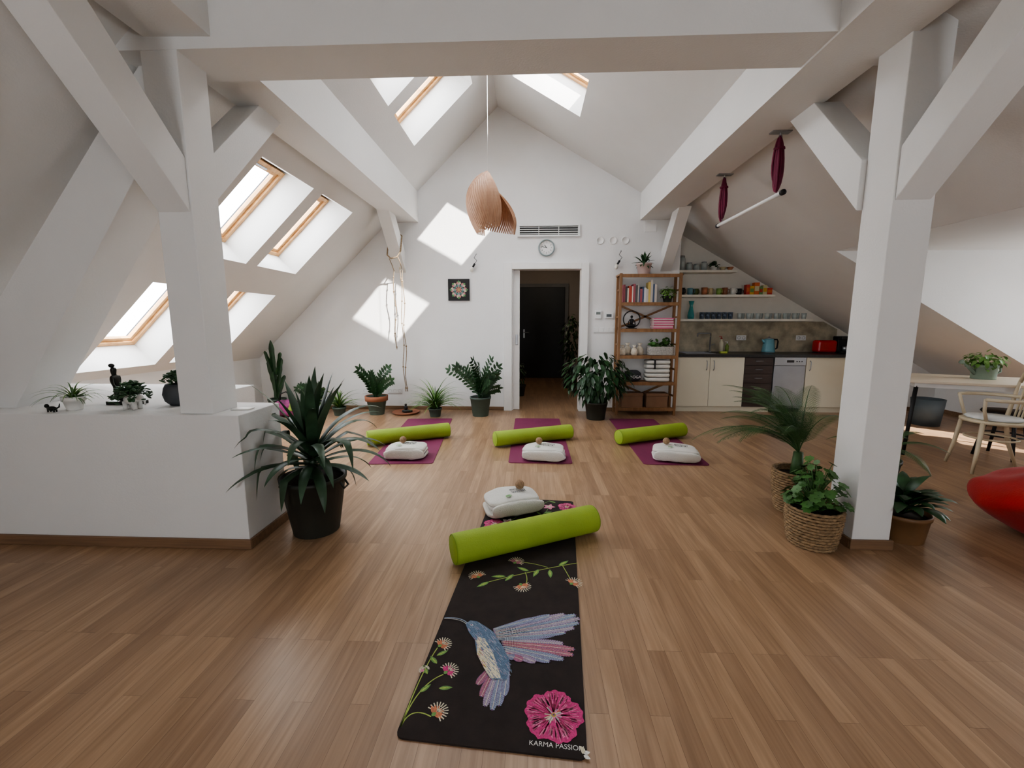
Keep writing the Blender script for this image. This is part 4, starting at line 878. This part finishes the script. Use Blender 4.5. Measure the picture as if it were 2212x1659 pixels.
MB().tube([(.01,0,.1),(.06,-.02,.13)],.006).obj("lever",STEEL,parent=r)
def bottle(name,x,y,z,mat,label,h=.2,r_=.03,cat="bottle",cap=WHITE):
    r=E(name,(x,y,z),label,cat); MB().lathe([(.001,0),(r_,0),(r_,h*.6),(r_*.4,h*.75),(r_*.4,h*.85),(.001,h*.85)],0,16).obj("bottle_body",mat,parent=r); mb=MB(); mb.lathe([(.001,h*.85),(r_*.45,h*.85),(r_*.45,h*.92),(.005,h*.93),(.005,h),(.001,h)],0,12); mb.box(-.035,.006,-.006,.006,h*.98,h*1.02); mb.obj("pump",cap,parent=r)
bottle("soap_bottle",2.93,6.7,.8525,M("soap_cream",(.7,.65,.5),.3),"cream soap pump bottle beside the faucet",.24,.034,cap=M("red_cap",(.4,.05,.04),.4))
bottle("soap_bottle",3.03,6.72,.8525,M("soap_green",(.25,.35,.08),.25),"small green dish soap bottle on worktop",.16,.026)
MB().box(-.05,.05,-.03,.03,0,.03).obj("sponge",M("sponge_yellow",(.45,.5,.1),.95),loc=(2.86,6.45,.8525),bevel=.008,label="green and yellow dish sponge on worktop",cat="sponge")
k=E("kettle",(3.60,6.62,.8525),"pale blue electric kettle on the worktop","kettle"); TB=M("pale_blue",(.16,.36,.42),.3)
MB().lathe([(.001,.012),(.092,.012),(.09,.03),(.07,.19),(.06,.21),(.001,.215)],0,28).obj("kettle_body",TB,parent=k); MB().lathe([(.001,0),(.09,0),(.09,.012),(.001,.012)],0,24).obj("kettle_base",STEEL,parent=k)
MB().lathe([(.001,.212),(.055,.212),(.03,.225),(.012,.23),(.012,.245),(.001,.246)],0,20).obj("lid",STEEL,parent=k); MB().tube([(.06,0,.2),(.12,0,.2),(.135,0,.17),(.125,0,.07),(.085,0,.05)],.011).obj("handle",BLACK,parent=k); MB().tube([(-.06,0,.15),(-.1,0,.2)],[.025,.012]).obj("spout",TB,parent=k)
t_=E("toaster",(4.42,6.62,.8525),"bright red toaster on the worktop","toaster"); MB().box(-.14,.14,-.08,.08,.01,.19).obj("toaster_body",M("red_gloss",(.45,.015,.012),.25),parent=t_,bevel=.03); mb=MB(); mb.box(-.1,.1,-.035,-.01,.188,.192); mb.box(-.1,.1,.01,.035,.188,.192); mb.box(-.13,.13,-.07,.07,0,.012); mb.obj("slots",BLACK,parent=t_)
b_=E("coffee_machine",(4.68,6.62,.8525),"small black coffee machine on the worktop","coffee machine"); mb=MB(); mb.box(-.08,.08,-.02,.1,0,.24); mb.box(-.08,.08,-.1,.1,.2,.25); mb.box(-.08,.08,-.1,.1,0,.03); mb.obj("machine_body",BLACK,parent=b_,bevel=.01); MB().lathe([(.001,.035),(.03,.035),(.035,.1),(.03,.1),(.001,.04)],0,16,c=(0,-.06,0)).obj("jug",STEEL,parent=b_)
for x in (3.30,4.21):
    r=E("wall_socket",(x,6.862,1.07),"double white socket on the marbled backsplash","socket"); MB().box(-.075,.075,-.01,-.0005,-.04,.04).obj("plate",PLASTICW,parent=r,bevel=.002)
    for s in (-.037,.037): MB().lathe([(.001,0),(.021,0),(.025,.0125),(.001,.006)],0,16,T=RT(s,0,0,rx=pi/2)).obj("outlet",SOCK,parent=r)
for x1,z in ((3.06,2.045),(3.64,1.685),(4.22,1.325)):
    MB().box(2.102,x1,6.62,6.878,z,z+.035).obj("wall_shelf",M("shelf_cream",(.76,.73,.64),.5),bevel=.002,label="cream floating wall shelf above the kitchen worktop",cat="shelf",group="kitchen wall shelves")
CL=[M("mug_%d"%i,c,.3,var=.02) for i,c in enumerate([(.7,.68,.62),(.12,.15,.05),(.25,.4,.1),(.03,.03,.03),(.5,.2,.1),(.3,.12,.06),(.15,.3,.35),(.6,.5,.3)])]
TGL=M("tinted_glassware",(.42,.46,.44),.08,var=.05,spec=.8)
def mug(x,y,z,m,s=1):
    mb=MB(); mb.lathe([(.001,0),(.034*s,0),(.038*s,.09*s),(.034*s,.09*s),(.031*s,.01),(.001,.01)],0,16); mb.tube([(.035*s,0,.07*s),(.06*s,0,.065*s),(.06*s,0,.03*s),(.035*s,0,.02*s)],.005,n=6)
    mb.obj("mug",m,loc=(x,y,z),rot=random.uniform(-1.2,-.3),label="ceramic mug on the middle kitchen shelf",cat="mug",group="mugs on the kitchen shelf")
for i in range(10):
    mug(2.2+i*.107,6.70+.05*(i%2),1.7205,CL[(i*3)%8],1.05+.15*((i*5)%3)/2)
TEAC=[M("tea_%d"%i,c,.6) for i,c in enumerate([(.5,.06,.04),(.6,.35,.05),(.6,.15,.05),(.15,.3,.1),(.55,.5,.3)])]
xx=3.24
for i in range(6):
    w=.048+.012*(i%3); h=[.15,.13,.18,.12,.14,.10][i]
    mb=MB(); mb.box(0,w,-.04,.04,0,h); mb.box(.004,w-.004,-.0405,-.04,h*.3,h*.7,1); mb.obj("tea_box",[TEAC[i%5],TEAC[(i+2)%5]],loc=(xx,6.72,1.7205),bevel=.001,label="small cardboard tea box on the kitchen shelf",cat="box",group="tea boxes"); xx+=w+.004
r=E("carafe",(2.46,6.74,1.3605),"turquoise glass carafe on the lower kitchen shelf","carafe"); MB().lathe([(.001,0),(.045,0),(.05,.05),(.03,.15),(.022,.2),(.04,.27),(.036,.27),(.018,.2),(.001,.03)],0,20).obj("vessel",M("turquoise_glass",(.05,.3,.3),.15),parent=r)
for i in range(6): MB().lathe([(.001,0),(.034,0),(.038,.1),(.034,.1),(.001,.01)],0,16).obj("cup",M("blue_white_cup",(.10,.13,.18),.3,var=.95,scale=35),loc=(2.62+i*.085,6.72,1.3605),label="blue patterned cup on the lower kitchen shelf",cat="cup",group="patterned cups")
for i in range(15): MB().lathe([(.001,0),(.028,0),(.034,.085),(.031,.085),(.026,.008),(.001,.008)],0,12).obj("drinking_glass",TGL,loc=(3.17+i*.068,6.69+.06*(i%2),1.3605),label="plain drinking glass on the lower kitchen shelf",cat="glass",group="drinking glasses")
for i,(x,h) in enumerate(((2.17,.17),(2.28,.22),(2.39,.12),(2.50,.10),(2.61,.13))):
    r=E("glass_jar",(x,6.73,2.0805),"clear glass storage jar on the top kitchen shelf","jar",group="glass jars"); MB().lathe([(.001,0),(.045,0),(.047,h*.8),(.035,h*.9),(.001,h*.9)],0,18).obj("jar_body",TGL,parent=r); MB().lathe([(.001,h*.9),(.037,h*.9),(.037,h),(.001,h)],0,18).obj("lid",STEEL,parent=r)
plant("potted_herb",(2.76,6.74,2.0805),"little potted plant on the top kitchen shelf",.035,.045,.07,WCER,f_succ(60,.07,88,.3,.014),fm=LEAF)
for i in range(2): MB().lathe([(.001,0),(.02,0),(.05,.05),(.046,.05),(.018,.006),(.001,.006)],0,18).obj("bowl",CL[7-3*i],loc=(2.89+i*.11,6.73,2.0805),label="small bowl on the top kitchen shelf",cat="bowl",group="small bowls")
# ---------------------------------------------------------------- table and chairs
A=Vector((3.66,4.27)); u=Vector((.9,-.44)).normalized(); v=Vector((.44,.9)).normalized(); ta=math.atan2(u.y,u.x)
tb=E("dining_table",(A.x,A.y,0),"pale wood dining table with slim black metal legs","table",rot=ta)
PALE=wood("pale_birch",(.60,.50,.38),(.70,.61,.48),0,.45,.6)
MB().box(0,1.6,0,.8,.725,.75).obj("table_top",PALE,parent=tb,bevel=.004)
mb=MB(); mb.box(.08,1.52,.06,.09,.68,.724); mb.box(.08,1.52,.71,.74,.68,.724); mb.box(.08,.11,.09,.71,.68,.724); mb.box(1.49,1.52,.09,.71,.68,.724); mb.obj("apron",WHITE,parent=tb)
for x,y,dx,dy in ((.1,.08,-.05,-.06),(.1,.72,-.05,.04),(1.5,.08,.05,-.06),(1.5,.72,.05,.04)):
    MB().tube([(x,y,.722),(x+dx,y+dy,0)],[.018,.015],n=12).obj("leg",BLACK,parent=tb)
CRM=M("cream_bentwood",(.62,.53,.38),.4,var=.08)
def chair(loc,rot,mat,label,pad=True):
    r=E("dining_chair",loc,label,"chair",rot=rot)
    MB().lathe([(.001,.435),(.2,.435),(.212,.445),(.212,.46),(.2,.465),(.001,.465)],0,36).obj("seat",mat,parent=r)
    if pad: MB().lathe([(.001,.467),(.17,.467),(.185,.478),(.17,.49),(.001,.492)],0,32).obj("cushion",M("white_pad",(.7,.7,.68),.9),parent=r)
    MB().tube([(.165*math.cos(a),.165*math.sin(a),.30) for a in [2*pi*i/24 for i in range(24)]],.009,closed=True).obj("ring_stretcher",mat,parent=r)
    for x,y in ((-.14,-.14),(-.14,.14)): MB().tube([(x,y,.45),(x*1.15,y*1.15,.2),(x*1.35,y*1.35,0)],[.018,.016,.012],n=10).obj("leg",mat,parent=r)
    for y in (-.15,.15): MB().tube([(.30,y*1.1,0),(.20,y,.25),(.17,y,.45),(.2,y*1.05,.62),(.22,y*.95,.80)],[.012,.016,.017,.015,.013],n=10).obj("leg",mat,parent=r)
    mb=MB(); mb.tube([(.22,-.145,.78),(.225,-.12,.86),(.235,-.06,.89),(.235,.06,.89),(.225,.12,.86),(.22,.145,.78)],.014,n=10)
    for y in (-.075,-.025,.025,.075): mb.tube([(.165,y*.8,.46),(.235,y,.885)],.008,n=8)
    mb.obj("backrest",mat,parent=r)
    mb=MB(); pts=[]
    for i in range(25):
        a=-2.35+4.7*i/24; pts.append((.235*math.cos(a),.245*math.sin(a),.655))
    mb.tube(pts,.015,n=10); mb.tube([pts[0],(-.15,-.15,.56),(-.12,-.14,.455)],.013); mb.tube([pts[-1],(-.15,.15,.56),(-.12,.14,.455)],.013); mb.obj("armrest",mat,parent=r)
    return r
chair((4.07,3.84,0),ta+.15,CRM,"cream bentwood armchair with white round seat pad at table")
so_=E("stool",(4.62,4.25,0),"black round stool tucked under the table","stool",rot=.4)
MB().lathe([(.001,.43),(.17,.43),(.18,.445),(.17,.46),(.001,.46)],0,28).obj("seat",BLACK,parent=so_)
for a in range(4):
    q=a*pi/2+.78; MB().tube([(.12*math.cos(q),.12*math.sin(q),.43),(.2*math.cos(q),.2*math.sin(q),0)],[.017,.013],n=10).obj("leg",BLACK,parent=so_)
MB().tube([(.15*math.cos(q),.15*math.sin(q),.22) for q in [2*pi*i/24 for i in range(24)]],.008,closed=True).obj("foot_ring",BLACK,parent=so_)
r=plant("watering_can_planter",(4.50,4.40,.7505),"grey-green watering can planter with leafy plant on table",.09,.095,.14,M("sage_metal",(.22,.28,.22),.5),f_bush(120,(0,0,.19),(.16,.14,.08),.055,.04,71,5,.5),fm=LEAF3)
mb=MB(); mb.tube([(-.085,0,.05),(-.16,0,.12),(-.21,0,.16)],[.018,.012,.009]); mb.lathe([(.001,0),(.012,0),(.025,.03),(.001,.03)],0,14,T=RT(-.205,0,.155,ry=-.95)); mb.obj("spout",_m["sage_metal"],parent=r)
MB().tube([(.09,0,.12),(.15,0,.13),(.16,0,.07),(.09,0,.03)],.008).obj("handle",_m["sage_metal"],parent=r)
MB().lathe([(.001,0),(.14,0),(.17,.34),(.162,.34),(.13,.01),(.001,.01)],0,28).obj("waste_bin",M("slate_bin",(.08,.1,.11),.6),loc=(5.1,5.6,0),label="slate grey waste bin beneath the table",cat="bin")
# bean bag
RED=M("red_fabric",(.38,.010,.007),.85,var=.1,sheen=.15,bump=.15,bscale=100)
def fb(p):
    q=Vector(p); t=(p.z/.21); s=1+.20*t if t<0 else 1-.06*t; q.x*=s; q.y*=s
    q+=Vector((1,1,.8))*noise.noise(p*3.2+Vector((4,2,1)))*.06+Vector((0,0,.5))*noise.noise(p*7)*.02
    q.z=max(q.z,-.195); return q
bb_=E("bean_bag",(3.39,2.57,0),"bright red fabric bean bag slumped on the floor","bean bag")
MB().ell((0,0,.20),(.56,.44,.20),0,56,32,e=.85,f=fb).obj("cushion",RED,parent=bb_)
